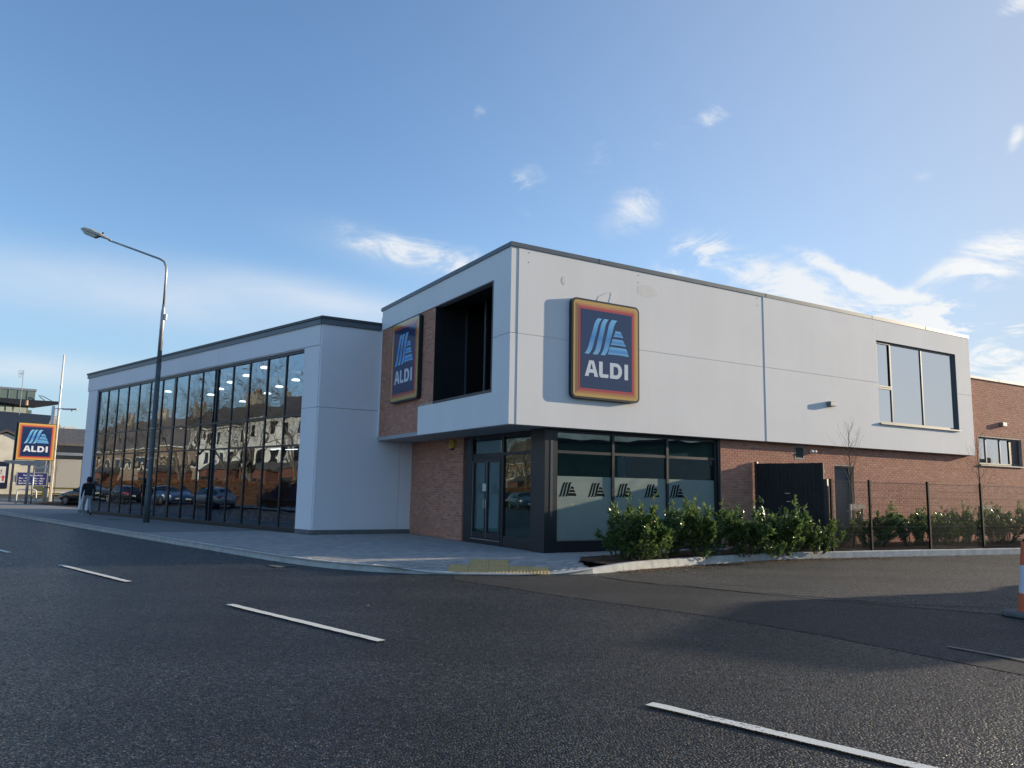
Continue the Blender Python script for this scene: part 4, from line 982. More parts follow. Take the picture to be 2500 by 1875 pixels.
MB().tube([(1.05, -.015, 2.53), (1.03, -.03, 2.62), (1.1, -.03, 2.72), (1.3, -.02, 2.84), (1.38, -.012, 2.86), (1.42, -.02, 2.78), (1.42, -.03, 2.6), (1.4, -.02, 2.52)], .0035, 5).build('loose_cable', M['white_paint'], sA)
sB = logo_sign('shop_sign', 'shaded blue logo sign on the brick panel beside the dark recess', 2.13, 2.53, .13, UV(0.026, 7.235, 4.12), A_U - PI / 2)
# left sign: x runs from far to near along the left face

# ------------------------------------------------------------------ small wall fittings
for loc, lb in ((UV(11.42, -.024, 4.27), 'small square grey wall light on the white upper wall'), (UV(21.75, VB - .005, 4.25), 'small square pale wall light on the red brick wall')):
    t = thing('wall_light', lb, 'wall light', loc, A_U, 'box wall lights')
    box('housing', M['frame_grey'], t, 0, .30, -.145, 0, 0, .145, bevel=.006); box('lens', M['lamp_lens'], t, .02, .28, -.149, -.145, .02, .125)
t = thing('twin_spotlight', 'pair of small white spotlights under the overhang beside the vent', 'spotlight', UV(10.82, VB - .004, 2.83), A_U)
box('mount', M['white_paint'], t, -.02, .22, -.02, 0, -.01, .02)
for x in (.02, .18): MB().lathe([(.02, -.06), (.055, -.04), (.06, .02), (.03, .05)], 10, Matrix.Translation((x, -.07, .02)) @ Matrix.Rotation(.5, 4, 'X')).build('lamp_head', M['white_paint'], t, smooth=True)
t = thing('alarm_box', 'yellow alarm box with black emblem and blue lens on the brick pier', 'alarm', UV(1.29, 5.62, 2.68), A_U - PI / 2)
MB().prism([(.02, .10), (.0, .2), (.06, .30), (.24, .30), (.30, .2), (.28, .10), (.22, .05), (.08, .05)], -.08, 0, 'y').build('case', M['alarm_yellow'], t, bevel=.008)
MB().prism([(.08, .048), (.22, .048), (.19, 0), (.11, 0)], -.075, 0, 'y').build('lens', M['alarm_blue'], t, bevel=.006)
for q in ((.09, .21, .225, .245), (.09, .115, .175, .225), (.185, .21, .13, .18), (.09, .21, .105, .128), (.12, .18, .165, .185)): box('emblem_bar', M['black'], t, q[0], q[1], -.085, -.08, q[2], q[3])

# ------------------------------------------------------------------ street lamps
def street_lamp():
    base = WM(9.65, 1.13, PAV)
    t = thing('street_lamp', 'tall grey street lamp with long bent arm before the glass front', 'street lamp', (base.x, base.y, PAV), 0)
    MB().lathe([(.115, 0), (.115, 1.25), (.10, 1.32), (.095, 6.2)], 14).build('lower_post', M['lamp_paint'], t, smooth=True)
    MB().lathe([(.086, 6.2), (.08, 8.25), (.06, 8.42), (.052, 8.6)], 12).build('upper_post', M['galv'], t, smooth=True)
    # arm reaches over the road
    to = (WM(9.65, 8, 0) - WM(9.65, 1.13, 0)).normalized()
    ax = Vector((-1, -.12, 0)).normalized()
    pts = [(0, 8.4), (0, 9.9), (.02, 10.15), (.12, 10.36), (.3, 10.46), (1.2, 10.76), (2.3, 11.12)]
    MB().tube([ax * a + Vector((0, 0, z)) for a, z in pts], [.045, .045, .045, .045, .043, .04, .036], 10).build('arm', M['galv'], t, smooth=True)
    h = MB(); R_ = Matrix(((ax.x, -ax.y, 0, ax.x * 2.2), (ax.y, ax.x, 0, ax.y * 2.2), (0, 0, 1, 11.10), (0, 0, 0, 1))) @ Matrix.Rotation(-.33, 4, 'Y')
    prof = [(0, .07, .05), (.18, .10, .07), (.45, .16, .13), (.8, .18, .16), (1.12, .15, .14), (1.25, .08, .05)]
    vs = []; 
    for x, hw, hh in prof: vs += [(x, -hw, 0), (x, -hw * .85, hh * .7), (x, -hw * .4, hh), (x, hw * .4, hh), (x, hw * .85, hh * .7), (x, hw, 0)]
    fs = [(i * 6 + j, i * 6 + j + 1, i * 6 + j + 7, i * 6 + j + 6) for i in range(5) for j in range(5)] + [(i * 6 + 5, i * 6, i * 6 + 6, i * 6 + 11) for i in range(5)] + [(5, 4, 3, 2, 1, 0), tuple(range(30, 36))]
    h.add(vs, fs, R_); h.build('lamp_head', M['lamp_head'], t, smooth=False, bevel=.01)
    ln = MB(); vs = []
    for x, hw, hh in ((.5, .13, .02), (.62, .14, .13), (1.05, .13, .12), (1.2, .09, .02)): vs += [(x, -hw, -.002), (x, -hw * .8, -hh), (x, hw * .8, -hh), (x, hw, -.002)]
    ln.add(vs, [(i * 4 + j, i * 4 + (j + 1) % 4, i * 4 + (j + 1) % 4 + 4, i * 4 + j + 4) for i in range(3) for j in range(4)] + [(3, 2, 1, 0), (12, 13, 14, 15)], R_); ln.build('lens', M['lamp_lens'], t, smooth=False, bevel=.008)
    MB().lathe([(.04, 0), (.04, .07), (.02, .09)], 8, R_ @ Matrix.Translation((.42, 0, .12))).build('photocell', M['black'], t)
    box('service_door', M['lamp_paint'], t, -.045, .045, -.121, -.112, .75, 1.45); box('control_box', M['white_paint'], t, .075, .16, -.05, .05, 7.95, 8.2, bevel=.01)
    for z in (2.45, 3.6): MB().lathe([(.118, z), (.118, z + .03)], 14).build('pole_band', M['galv'], t)
street_lamp()

# ------------------------------------------------------------------ plants
def leaf_cloud(name, n, shape, size, mat, seed, parent, up_bias=.5, droop=.1, tint_fn=None):
    """n laurel-like leaves; shape(r) -> point, outward direction, tint"""
    r = np.random.RandomState(seed); vs = []; fs = []; tn = []
    for k in range(n):
        p, out, t = shape(r)
        dirv = np.array(out) + r.normal(0, .45, 3) + np.array([0, 0, up_bias]); dirv /= np.linalg.norm(dirv)
        side = np.cross(dirv, r.normal(0, 1, 3)); side /= np.linalg.norm(side) + 1e-9
        nr = np.cross(side, dirv); L_ = r.uniform(*size); W_ = L_ * r.uniform(.16, .22); o = len(vs); fold = .25 * W_
        p = np.array(p)
        mid = p + dirv * L_ * .5 - nr * droop * L_ * .2; tip = p + dirv * L_ - nr * droop * L_
        vs += [tuple(p), tuple(mid + side * W_ + nr * fold), tuple(mid - side * W_ + nr * fold), tuple(tip), tuple(mid)]
        fs += [(o, o + 4, o + 1), (o, o + 2, o + 4), (o + 1, o + 4, o + 3), (o + 4, o + 2, o + 3)]; tn += [t] * 5
    me = bpy.data.meshes.new(name); me.from_pydata(vs, [], fs); me.materials.append(mat); set_tint(me, tn)
    me.polygons.foreach_set('use_smooth', [True] * len(me.polygons))
    o = bpy.data.objects.new(name, me); COL.objects.link(o); o.parent = parent; o['kind'] = 'stuff'
    return o
def laurel(seed, H_=1.2, R_=.45, nst=11, dens=1.0):
    r = np.random.RandomState(seed); t = thing('laurel_shrub', '', 'shrub', (0, 0, 0))
    stems = []; st = MB()
    for k in range(nst):
        a = r.uniform(0, 2 * PI); q = r.uniform(.15, 1) ** .6; h = H_ * r.uniform(.52, 1.06) * (1 - .16 * q); bx = np.array([.12 * math.cos(a), .12 * math.sin(a), 0]); tx = np.array([R_ * q * math.cos(a), R_ * q * math.sin(a), h])
        ctrl = (bx + tx) / 2 + np.array([math.cos(a), math.sin(a), 0]) * .1
        pts = [bx * (1 - s) ** 2 + 2 * ctrl * s * (1 - s) + tx * s * s for s in np.linspace(0, 1, 7)]
        stems.append(np.array(pts)); st.tube([tuple(p) for p in pts], [.011, .010, .009, .008, .006, .005, .003], 4, cap=False)
        for j in range(3):
            b0 = pts[2 + j]; d_ = r.normal(0, 1, 3); d_[2] = abs(d_[2]) + .6; d_ /= np.linalg.norm(d_); e = b0 + d_ * r.uniform(.15, .32); pp = [b0, (b0 + e) / 2 + r.normal(0, .02, 3), e]; stems.append(np.array([b0 + (e - b0) * s for s in np.linspace(0, 1, 7)])); st.tube([tuple(p) for p in pp], [.005, .004, .002], 3, cap=False)
    st.build('stems', M['stem'], t)['kind'] = 'stuff'
    def shape(rr):
        s = stems[rr.randint(len(stems))]; f = rr.beta(1.5, 1.1) * 5.99; i = int(f); p = s[i] + (s[i + 1] - s[i]) * (f - i); out = np.array([p[0], p[1], 0]); nn = np.linalg.norm(out); out = out / nn * .55 if nn > .02 else np.zeros(3)
        tipness = p[2] / H_; tint = min(1, max(0, .18 + .5 * rr.rand() + (.35 * rr.rand() if f > 5.2 and tipness > .6 else 0)))
        return p + rr.normal(0, .014, 3), out, tint
    leaf_cloud('foliage', int(2600 * dens * (H_ / 1.2)), shape, (.07, .13), M['laurel'], seed + 1, t)
    return t
LP = [laurel(11, 1.22, .60, 13), laurel(23, 1.12, .56, 12), laurel(37, 1.30, .52, 11), laurel(51, 1.0, .66, 14)]
used = [False] * 4
spots = [(1.78, -1.95, 0, .80, 'leftmost laurel shrub, at the paved end of the bed'), (1.98, -2.3, 3, .82, 'low laurel second from the paved end, hard on the kerb'), (2.35, -1.75, 2, 1.0, 'upright laurel third from the paved end before the shop window'), (2.55, -2.2, 1, 1.02, 'laurel fourth from the paved end, below the middle window logo'), (3.25, -1.85, 0, .98, 'dense laurel fifth from the paved end before the last window'), (3.95, -2.25, 2, .95, 'laurel sixth from the paved end, leaning to the kerb'),
         (4.6, -1.85, 1, 1.08, 'tall laurel seventh from the paved end below the window edge'), (5.3, -2.2, 0, .98, 'laurel before the brick wall left of the black screen'), (5.95, -1.9, 3, 1.12, 'broad laurel before the left edge of the black screen'), (6.65, -2.25, 2, .98, 'bright leaved laurel before the middle of the black screen'), (7.3, -1.95, 1, 1.0, 'laurel before the right half of the black screen'), (8.0, -2.2, 3, .92, 'loose laurel nearest the black screen end post'),
         (5.75, -2.72, 3, .42, 'small bright laurel sprig hanging over the kerb'), (9.55, -.85, 0, .88, 'laurel behind the mesh fence beside the black screen'), (10.35, -.95, 3, .80, 'low laurel behind the mesh fence under the staked tree'), (11.5, -1.25, 1, .86, 'laurel behind the fence just right of the second post'), (12.15, -1.1, 2, .98, 'tall laurel behind the fence between second and third posts'), (13.4, -1.3, 0, .90, 'laurel behind the fence right beside the third post'),
         (14.3, -1.2, 1, 1.02, 'laurel behind the fence between third and fourth posts'), (15.0, -1.35, 3, 1.0, 'broad laurel behind the fence, left of the fourth post'), (15.9, -1.25, 0, .95, 'laurel behind the fence touching the fourth post'), (16.7, -1.3, 2, .92, 'laurel behind the fence beside the thin staked tree'), (18.1, -1.3, 1, .95, 'laurel behind the fence near the picture edge, left one'), (19.0, -1.2, 0, 1.0, 'last laurel behind the fence at the right picture edge')]
for k, (u_, v_, pi_, sc_, lb) in enumerate(spots):
    if not used[pi_]: o = LP[pi_]; used[pi_] = True
    else: o = copy_tree(LP[pi_])
    p = UV(u_, v_); o.location = (p.x, p.y, PAV + .01); o.rotation_euler = (0, 0, rng.uniform(0, 6.28)); jx = rng.uniform(1.0, 1.22); o.scale = (sc_ * jx, sc_ * jx * rng.uniform(.9, 1.1), sc_ * rng.uniform(1.06, 1.24))
    tag(o, lb, 'shrub', 'laurels in the planting bed')

def grow(m, p, d, L_, r, depth, R, spread=.55, kids=(2, 4), gravity=.03, minr=.004, nseg=4, tips=None):
    pts = [p]; rs = [r]; dd = Vector(d)
    for k in range(nseg):
        dd = (dd + Vector((R.gauss(0, .13), R.gauss(0, .13), R.gauss(0, .09) + gravity))).normalized()
        p = p + dd * (L_ / nseg); pts.append(p); rs.append(max(minr, r * (1 - .42 * (k + 1) / nseg)))
    m.tube(pts, rs, 7 if r > .05 else (5 if r > .02 else 3), cap=False)
    if depth == 0: return
    n = R.randint(*kids)
    for k in range(n + (1 if depth > 2 else 0)):
        i = R.randint(max(1, nseg - 3), nseg) if k else nseg
        ax = dd.cross(Vector((R.gauss(0, 1), R.gauss(0, 1), R.gauss(0, 1)))).normalized()
        nd = (Quaternion(ax, R.uniform(.35, 1.0) * spread * (1 if k else .4)) @ dd).normalized()
        grow(m, pts[i], nd, L_ * R.uniform(.62, .86), rs[i] * R.uniform(.55, .78), depth - 1, R, spread, kids, gravity, minr, nseg if depth > 2 else 3)
def bare_tree(name, label, loc, H_, seed, depth=6, group=None, mat='bark', trunk=.16, spread=.85, kids=(1, 3)):
    R = random.Random(seed); t = thing(name, label, 'tree', loc, 0, group)
    tr = MB(); hh = H_ * .22
    tr.tube([(0, 0, -.05), (0.02, 0, hh * .5), (.0, .03, hh)], [trunk * 1.15, trunk, trunk * .9], 9); tr.build('trunk', M[mat], t, smooth=True)
    cr_ = MB()
    for k in range(3):
        a = k * 2.1 + R.uniform(-.4, .4); d = Vector((math.cos(a) * .45, math.sin(a) * .45, 1)).normalized() if k else Vector((0, 0, 1))
        grow(cr_, Vector((0, .03, hh - .05)), d, H_ * .27, trunk * (.8 if k == 0 else .55), depth, R, spread, kids, .04, .007)
    c = cr_.build('crown', M[mat], t, smooth=True); c['kind'] = 'stuff'
    return t

# staked young trees behind the fence
def young_tree(loc, H_, seed, label, frame=True):
    R = random.Random(seed); t = thing('young_tree', label, 'tree', loc, A_U, 'young bare trees')
    MB().tube([(0, 0, 0), (.02, .01, H_ * .3), (.0, .02, H_ * .55), (-.03, .02, H_ * .8), (-.05, .0, H_)], [.028, .024, .018, .010, .004], 6).build('trunk', M['stem'], t, smooth=True)
    m = MB()
    for k in range(26):
        f = R.uniform(.42, .97); a = R.uniform(0, 2 * PI); d = Vector((math.cos(a) * .55, math.sin(a) * .55, .85)).normalized()
        grow(m, Vector((0, .01, H_ * f)), d, H_ * .13 * (1.25 - f) / .6, .0055, 2, R, .8, (1, 2), .05, .0018, 3)
    c = m.build('crown', M['stem'], t); c['kind'] = 'stuff'
    return t
y1 = young_tree(UV(11.12, -1.0, PAV), 3.62, 5, 'thin bare young tree tied to a timber stake before the service door')
y2 = young_tree(UV(17.6, -1.2, PAV), 3.55, 9, 'thin bare young tree tied to stakes near the side window')
for loc, lb, k in ((UV(11.1, -.93, PAV), 'pale timber stake frame with crossbar beside the service door', 0), (UV(17.55, -1.15, PAV), 'pale timber stake frame far along the mesh fence', 1)):
    t = thing('tree_stake', lb, 'tree stake', loc, A_U, 'timber tree stakes')
    for x in (0, .56): box('stake', M['timber'], t, x, x + .07, -.02, .05, 0, 1.24, bevel=.004)
    box('crossbar', M['timber'], t, -.05, .66, -.055, -.02, 1.12, 1.26, bevel=.004); box('rubber_tie', M['lamp_lens'], t, -.07, .08, -.075, -.055, 1.08, 1.26)

# ------------------------------------------------------------------ black boarded screen and mesh fence
ps, pe = UV(8.42, .16), UV(8.92, -1.86)
ang = math.atan2(pe.y - ps.y, pe.x - ps.x); SL = (pe - ps).length
scr = thing('timber_screen', 'black vertical board screen standing out from the brick wall to the fence', 'screen', (ps.x, ps.y, PAV), ang)
blk = pbr('black_stained_board', (.013, .0135, .013), .7, var=.35, scale=7, bump=.3, bscale=25)
nb = 17; bwid = (SL - .16) / nb
for k in range(nb):
    box('board', blk, scr, .06 + k * bwid + .003, .06 + (k + 1) * bwid - .003, -.03 + rng.uniform(-.003, .003), .0 + rng.uniform(-.003, .003), .03, 2.37 + rng.uniform(-.004, .004))
box('hinge_post', M['post_dark'], scr, -.02, .06, -.05, .03, 0, 2.42); box('end_post', M['post_dark'], scr, SL - .10, SL, -.05, .03, 0, 1.93)
for z in (.3, 1.2, 2.1): box('rail', blk, scr, .06, SL - .1, .004, .05, z, z + .1)
box('latch_plate', M['steel'], scr, .88, 1.02, -.05, -.034, 1.52, 1.545); box('latch_plate', M['steel'], scr, .92, 1.03, -.05, -.034, 1.30, 1.32)
FP = [(8.93, -1.94), (10.42, -2.05), (12.62, -2.38), (15.15, -2.5), (17.75, -2.58), (20.4, -2.66), (23.0, -2.74)]
fence = thing('mesh_fence', 'dark green welded mesh fence with steel posts along the planting bed', 'fence', (0, 0, 0))
FH = 1.92
for a, (u_, v_) in enumerate(FP):
    p = UV(u_, v_); MB(Matrix.Translation((p.x, p.y, 0)) @ Matrix.Rotation(A_U, 4, 'Z')).box(-.03, .03, -.03, .03, PAV - .05, FH + .05).build('fence_post', M['fence_green'], fence)
for (a, b) in zip(FP, FP[1:]):
    A_, B_ = UV(*a), UV(*b); L_ = (B_ - A_).length; t_ = (B_ - A_) / L_; n_ = Vector((-t_.y, t_.x, 0)); m = MB()
    T_ = Matrix(((t_.x, n_.x, 0, A_.x), (t_.y, n_.y, 0, A_.y), (0, 0, 1, 0), (0, 0, 0, 1))); m.T = T_
    k = 0; x = .05
    hz = [PAV + .06 + i * .2 for i in range(10)]
    while x < L_ - .03: m.tube([(x, 0, PAV + .05), (x, 0, FH + .02)], .0030, 3, cap=False); x += .05
    for z in hz:
        if abs(z - (PAV + .06 + 0.2 * 3)) < .01 or abs(z - (PAV + .06 + .2 * 6)) < .01: m.tube([(.03, -.03, z), (L_ - .03, -.03, z)], .003, 3, cap=False)
        m.tube([(.03, -.006, z), (L_ - .03, -.006, z)], .0035, 3, cap=False)
    m.tube([(.03, -.006, FH - .02), (L_ - .03, -.006, FH - .02)], .0035, 3, cap=False)
    o = m.build('mesh_panel', M['fence_wire'], fence); o['kind'] = 'stuff'

# ------------------------------------------------------------------ traffic cone
t = thing('traffic_cone', 'tall orange and white traffic cone at the right edge of the side road', 'traffic cone', (7.27, 11.0, ROAD + .009), .5)
MB().prism([(-.33, -.20), (-.2, -.33), (.2, -.33), (.33, -.2), (.33, .2), (.2, .33), (-.2, .33), (-.33, .2)], 0, .07, 'z').build('base', M['cone_base'], t, bevel=.02)
pr = lambda z: .19 - .095 * z
for nm, mt, z0, z1 in (('lower_band', 'orange', .07, .32), ('white_sleeve', 'cone_white', .32, .70), ('upper_band', 'orange', .70, 1.02)): MB().lathe([(pr(z0), z0), (pr(z1), z1)], 24).build(nm, M[mt], t, smooth=False)
MB().lathe([(.075, 1.02), (.07, 1.06), (.03, 1.07)], 16).build('cap', M['rubber'], t)

# ------------------------------------------------------------------ vehicles
M['tyre'] = pbr('tyre', (.02, .02, .02), .85, var=.1); M['rim'] = pbr('alloy_rim', (.50, .50, .52), .3, metal=.7)
M['car_glass'] = pbr('car_glass', (.012, .016, .02), .06, var=0, spec=.8); M['red_lens'] = pbr('red_lens', (.45, .015, .015), .2, var=.02, coat=.4); M['clear_lens'] = pbr('clear_lens', (.70, .72, .74), .15, coat=.4); M['plate'] = pbr('number_plate', (.62, .62, .58), .4)
def car(label, paint, loc, rz, L_=4.4, W_=1.8, H_=1.46, group='parked cars', name='parked_car', suv=0.0):
    t = thing(name, label, 'car', loc, rz, group); k = H_ / 1.46; lift = .06 * suv
    S = [(0, .36, .56, .60, .60, .5), (.10, .22, .64, .70, .80, .62), (.55, .2, .72, .84, .88, .7), (1.15, .2, .82, .95, .90, .76), (1.35, .2, .86, 1.00, .90, .74), (2.0, .2, .90, 1.42, .90, .60), (2.8, .2, .92, 1.46, .90, .60), (3.55, .2, .93, 1.38 + .05 * suv, .89, .58), (4.08, .22, .94, 1.04 + .3 * suv, .87, .62 - .05 * suv), (4.33, .28, .86, .92 + .1 * suv, .82, .6), (4.42, .42, .70, .76, .72, .5)]
    S = [(x / 4.42 * L_, a * k + lift, b * k + lift, c * k + lift, hw * W_ / 1.8, hr * W_ / 1.8) for x, a, b, c, hw, hr in S]
    def ring(s):
        x, zl, zb, zt, hw, hr = s
        return [(x, hw * .80, zl), (x, hw * .97, zl + .13), (x, hw, (zl + zb) / 2 + .06), (x, hw * .95, zb), (x, hr * 1.03, zt - (zt - zb) * .14), (x, hr * .78, zt), (x, 0, zt + .012)]
    vs = []; n = 13
    for s in S: r_ = ring(s); vs += r_ + [(p[0], -p[1], p[2]) for p in r_[-2::-1]]
    fs = [(i * n + j, i * n + j + 1, (i + 1) * n + j + 1, (i + 1) * n + j) for i in range(len(S) - 1) for j in range(n - 1)] + [(i * n + n - 1, i * n, (i + 1) * n, (i + 1) * n + n - 1) for i in range(len(S) - 1)] + [tuple(range(n))[::-1], tuple(range((len(S) - 1) * n, len(S) * n))]
    FL = Matrix.Translation((L_ / 2, 0, 0)) @ Matrix.Rotation(PI, 4, 'Z')       # nose towards +x
    b = MB(FL).add(vs, fs).build('body', paint, t, smooth=True)
    sm = b.modifiers.new('smooth', 'SUBSURF'); sm.levels = 1; sm.render_levels = 2
    R_ = [ring(s) for s in S]
    def lerp(p, q, f): return Vector(p) + (Vector(q) - Vector(p)) * f
    for sgn in (1, -1):
        for a, c in ((4, 5.55), (5.65, 7.6)):
            def at_(f, lo):
                i = min(int(f), len(S) - 2); p = lerp(R_[i][3], R_[i + 1][3], f - i); q = lerp(R_[i][4], R_[i + 1][4], f - i); w_ = lerp(p, q, lo); return Vector((w_.x, (w_.y + .012) * sgn, w_.z))
            fs_ = np.linspace(a, c, 6); pts = [at_(f, .10) for f in fs_] + [at_(f, .92) for f in fs_[::-1]]
            N_ = len(fs_); f2 = [(i, i + 1, 2 * N_ - 2 - i, 2 * N_ - 1 - i) for i in range(N_ - 1)]
            MB(FL).add(pts, f2 if sgn > 0 else [q[::-1] for q in f2]).build('side_window', M['car_glass'], t, smooth=True)
    for nm, i0, i1 in (('windscreen', 4, 5), ('rear_window', 7, 8)):
        q = []
        for f in (.12, .9):
            r_ = [lerp(R_[i0][j], R_[i1][j], f) for j in (4, 5, 6)]
            q += [Vector((p.x, p.y * .96, p.z + .014)) for p in r_] + [Vector((p.x, -p.y * .96, p.z + .014)) for p in r_[-2::-1]]
        MB(FL).add(q, [(j, j + 1, j + 6, j + 5) for j in range(4)]).build(nm, M['car_glass'], t, smooth=True)
    for x in (.82 / 4.42 * L_, 3.55 / 4.42 * L_):
        for sgn in (1, -1):
            T_ = FL @ Matrix.Translation((x, sgn * (W_ / 2 - .1), .32 + lift * .6)) @ Matrix.Rotation(-sgn * PI / 2, 4, 'X')
            w_ = MB(T_).lathe([(.16, -.08), (.30, -.10), (.33, -.06), (.33, .09), (.30, .115), (.215, .115), (.215, .08)], 20).build('wheel', M['tyre'], t)
            rm_ = MB(T_); rm_.lathe([(.215, .07), (.215, .10), (.195, .10), (.19, .075)], 18); rm_.lathe([(.05, .07), (.05, .11), (.03, .115)], 10)
            for q in range(7): rm_.box(-.018, .018, .03, .2, .085, .10, Matrix.Rotation(q * 2 * PI / 7, 4, 'Z'))
            rm_.build('rim', M['rim'], w_)
    for sgn in (1, -1):
        MB(FL).add([(.13, sgn * .80 * W_ / 1.8, .60 * k + lift), (.50, sgn * .885 * W_ / 1.8, .70 * k + lift), (.46, sgn * .80 * W_ / 1.8, .80 * k + lift), (.12, sgn * .60 * W_ / 1.8, .68 * k + lift)], [(0, 1, 2, 3)] if sgn < 0 else [(3, 2, 1, 0)]).build('headlight', M['clear_lens'], t)
        MB(FL).box(L_ - .30, L_ - .07, sgn * .60 * W_ / 1.8 - .21, sgn * .60 * W_ / 1.8 + .21, .72 * k + lift, .88 * k + lift).build('tail_light', M['red_lens'], t, bevel=.03)
        MB(FL).box(1.55 / 4.42 * L_, 1.72 / 4.42 * L_, sgn * .98 * W_ / 1.8 - .08, sgn * .98 * W_ / 1.8 + .08, .93 * k + lift, 1.06 * k + lift).build('wing_mirror', paint, t, bevel=.03)
    MB(FL).box(L_ - .045, L_ + .012, -.26, .26, .55 * k + lift, .66 * k + lift).build('number_plate', M['plate'], t); MB(FL).box(-.012, .05, -.26, .26, .42 * k + lift, .52 * k + lift).build('number_plate', M['plate'], t)
    MB(FL).box(.0, .09, -.45, .45, .30 * k + lift, .40 * k + lift).build('grille', M['black'], t)
    return t
P_black = pbr('black_car_paint', (.010, .011, .014), .18, var=.02, coat=.8); P_blue = pbr('dark_blue_car_paint', (.018, .045, .10), .2, var=.02, coat=.8); P_grey = pbr('dark_grey_car_paint', (.05, .055, .06), .2, var=.02, coat=.8); P_silver = pbr('silver_car_paint', (.34, .36, .38), .25, metal=.4, var=.02, coat=.6)
car('black car nosing out from behind the glazed wing in the car park', P_black, (-27.7, 52.0, ROAD + .1), math.atan2(.3, -.95), H_=1.5)
wz = ROAD
car('dark grey off-road car parked opposite, mirrored at the far end of the glass', P_grey, WM(55.5, 11.9, wz), A_W + PI, 4.7, 1.9, 1.75, suv=1)
car('black hatchback with red tail lights parked opposite, mirrored left of the street lamp', P_black, WM(47.2, 11.8, wz), A_W + 0, 4.2, 1.8, 1.5)
car('dark blue saloon parked opposite, mirrored right of the street lamp', P_blue, WM(39.2, 11.8, wz), A_W + PI, 4.6, 1.8, 1.44)
car('silver saloon parked opposite nearer the camera, seen only in the glass', P_silver, WM(31.5, 11.9, wz), A_W, 4.5, 1.8, 1.46)
def shade_van(label, loc, rz):  # unseen vans, added to cast the shade on asphalt and brick
    t = thing('shade_van', label, 'van', loc, rz, 'box vans added for shade'); wh = pbr('white_van_paint', (.68, .68, .66), .35, var=.03)
    box('cargo_box', wh, t, -3.2, .9, -1.1, 1.1, .75, 3.25, bevel=.03)
    MB().prism([(.98, .45), (2.75, .45), (2.85, 1.0), (2.55, 1.25), (1.95, 2.25), (.98, 2.35)], -1.0, 1.0, 'y').build('cab', wh, t, bevel=.05)
    for s in (1, -1): MB().prism([(1.15, 1.35), (2.3, 1.35), (1.85, 2.05), (1.15, 2.12)], s * 1.004 - .004, s * 1.004 + .004, 'y').build('side_window', M['car_glass'], t)
    MB().add([(2.56, -.85, 1.32), (2.56, .85, 1.32), (2.03, .8, 2.2), (2.03, -.8, 2.2)], [(0, 1, 2, 3)]).build('windscreen', M['car_glass'], t)
    box('chassis', M['rubber'], t, -3.0, 2.5, -.8, .8, .4, .74)
    for x in (-2.1, 1.9):
        for s in (1, -1): MB(Matrix.Translation((x, s * .85, .38)) @ Matrix.Rotation(PI / 2, 4, 'X')).lathe([(.2, -.12), (.36, -.12), (.38, -.08), (.38, .08), (.36, .12), (.2, .12)], 18).build('wheel', M['tyre'], t)
    for s in (1, -1): box('headlight', M['clear_lens'], t, 2.78, 2.87, s * .7 - .15, s * .7 + .15, .8, 1.0)
    return t
shade_van('white box van added out of view to shade the side road', (20.2, 17.0, ROAD + .009), 1.0)
shade_van('white box van added out of view to shade the brick wall', (31.5, 32.0, ROAD + .009), A_U + .05)

# ------------------------------------------------------------------ houses, hedge and bare trees across the street (seen in the glass)
def house(name, label, w0, w1, m0, m1, eave, ridge, wall, roof, cols, rows, chim, porch=None, win=(1.1, 1.45)):
    t = thing(name, label, 'house', WM(0, 0, 0), A_W)
    box('wall', wall, t, w0, w1, m0, m1, ROAD, eave)
    mc = (m0 + m1) / 2; rf_ = MB().prism([(m0 - .35, eave - .1), (mc, ridge), (m1 + .35, eave - .1)], w0 - .3, w1 + .3, 'x').build('roof', roof, t)
    for x in chim:
        box('chimney', M['stone'], rf_, x, x + .9, mc - .35, mc + .35, ridge - .8, ridge + 1.2)
        for q in (.2, .6): MB().lathe([(.11, ridge + 1.2), (.09, ridge + 1.6)], 8, Matrix.Translation((x + q, mc, 0))).build('chimney_pot', pbr('clay_pot', (.4, .16, .08), .8), rf_)
    box('gutter', M['white_paint'], t, w0 - .3, w1 + .3, m0 - .38, m0 - .28, eave - .18, eave - .06)
    for zb in rows:
        for x in cols:
            f = box('window', M['white_paint'], t, x, x + win[0], m0 - .06, m0 + .02, zb, zb + win[1])
            for q in (0, 1): box('pane', M['car_glass'], f, x + .08 + q * (win[0] - .12) / 2, x + .02 + (q + 1) * (win[0] - .04) / 2, m0 - .075, m0 - .06, zb + .1, zb + win[1] - .1)
            box('window_sill', M['white_paint'], f, x - .08, x + win[0] + .08, m0 - .14, m0 - .06, zb - .08, zb)
    for (x0, x1, d, h) in (porch or []):
        p = box('porch', pbr('red_brick_porch', (.15, .065, .045), .9, var=.2, scale=5), t, x0, x1, m0 - d, m0 - .005, ROAD, h); MB().prism([(m0 - d - .2, h), (m0, h + .9), (m0, h)], x0 - .2, x1 + .2, 'x').build('porch_roof', M['slate'], p)
        box('porch_door', M['black'], p, x0 + .6, x0 + 1.6, m0 - d - .03, m0 - d, .0, 2.1); box('porch_window', M['car_glass'], p, x0 + 2.2, x1 - .5, m0 - d - .03, m0 - d, 1.0, 2.2)
    return t
WHITE = pbr('white_house_render', (.72, .70, .66), .9, var=.08, scale=1)
BROWN = pbr('brown_house_render', (.26, .19, .14), .9, var=.15, scale=1.5)
house('white_house', 'tall white rendered house with dark slate roof mirrored in the glass', 34, 52, 25, 33, 8.2, 11.0, WHITE, M['slate'], [35.2, 38, 40.8, 43.6, 46.4, 49.2], [3.7, 6.2], [38, 47], [(36, 41.5, 2.6, 3.0), (44, 49, 2.2, 3.0)])
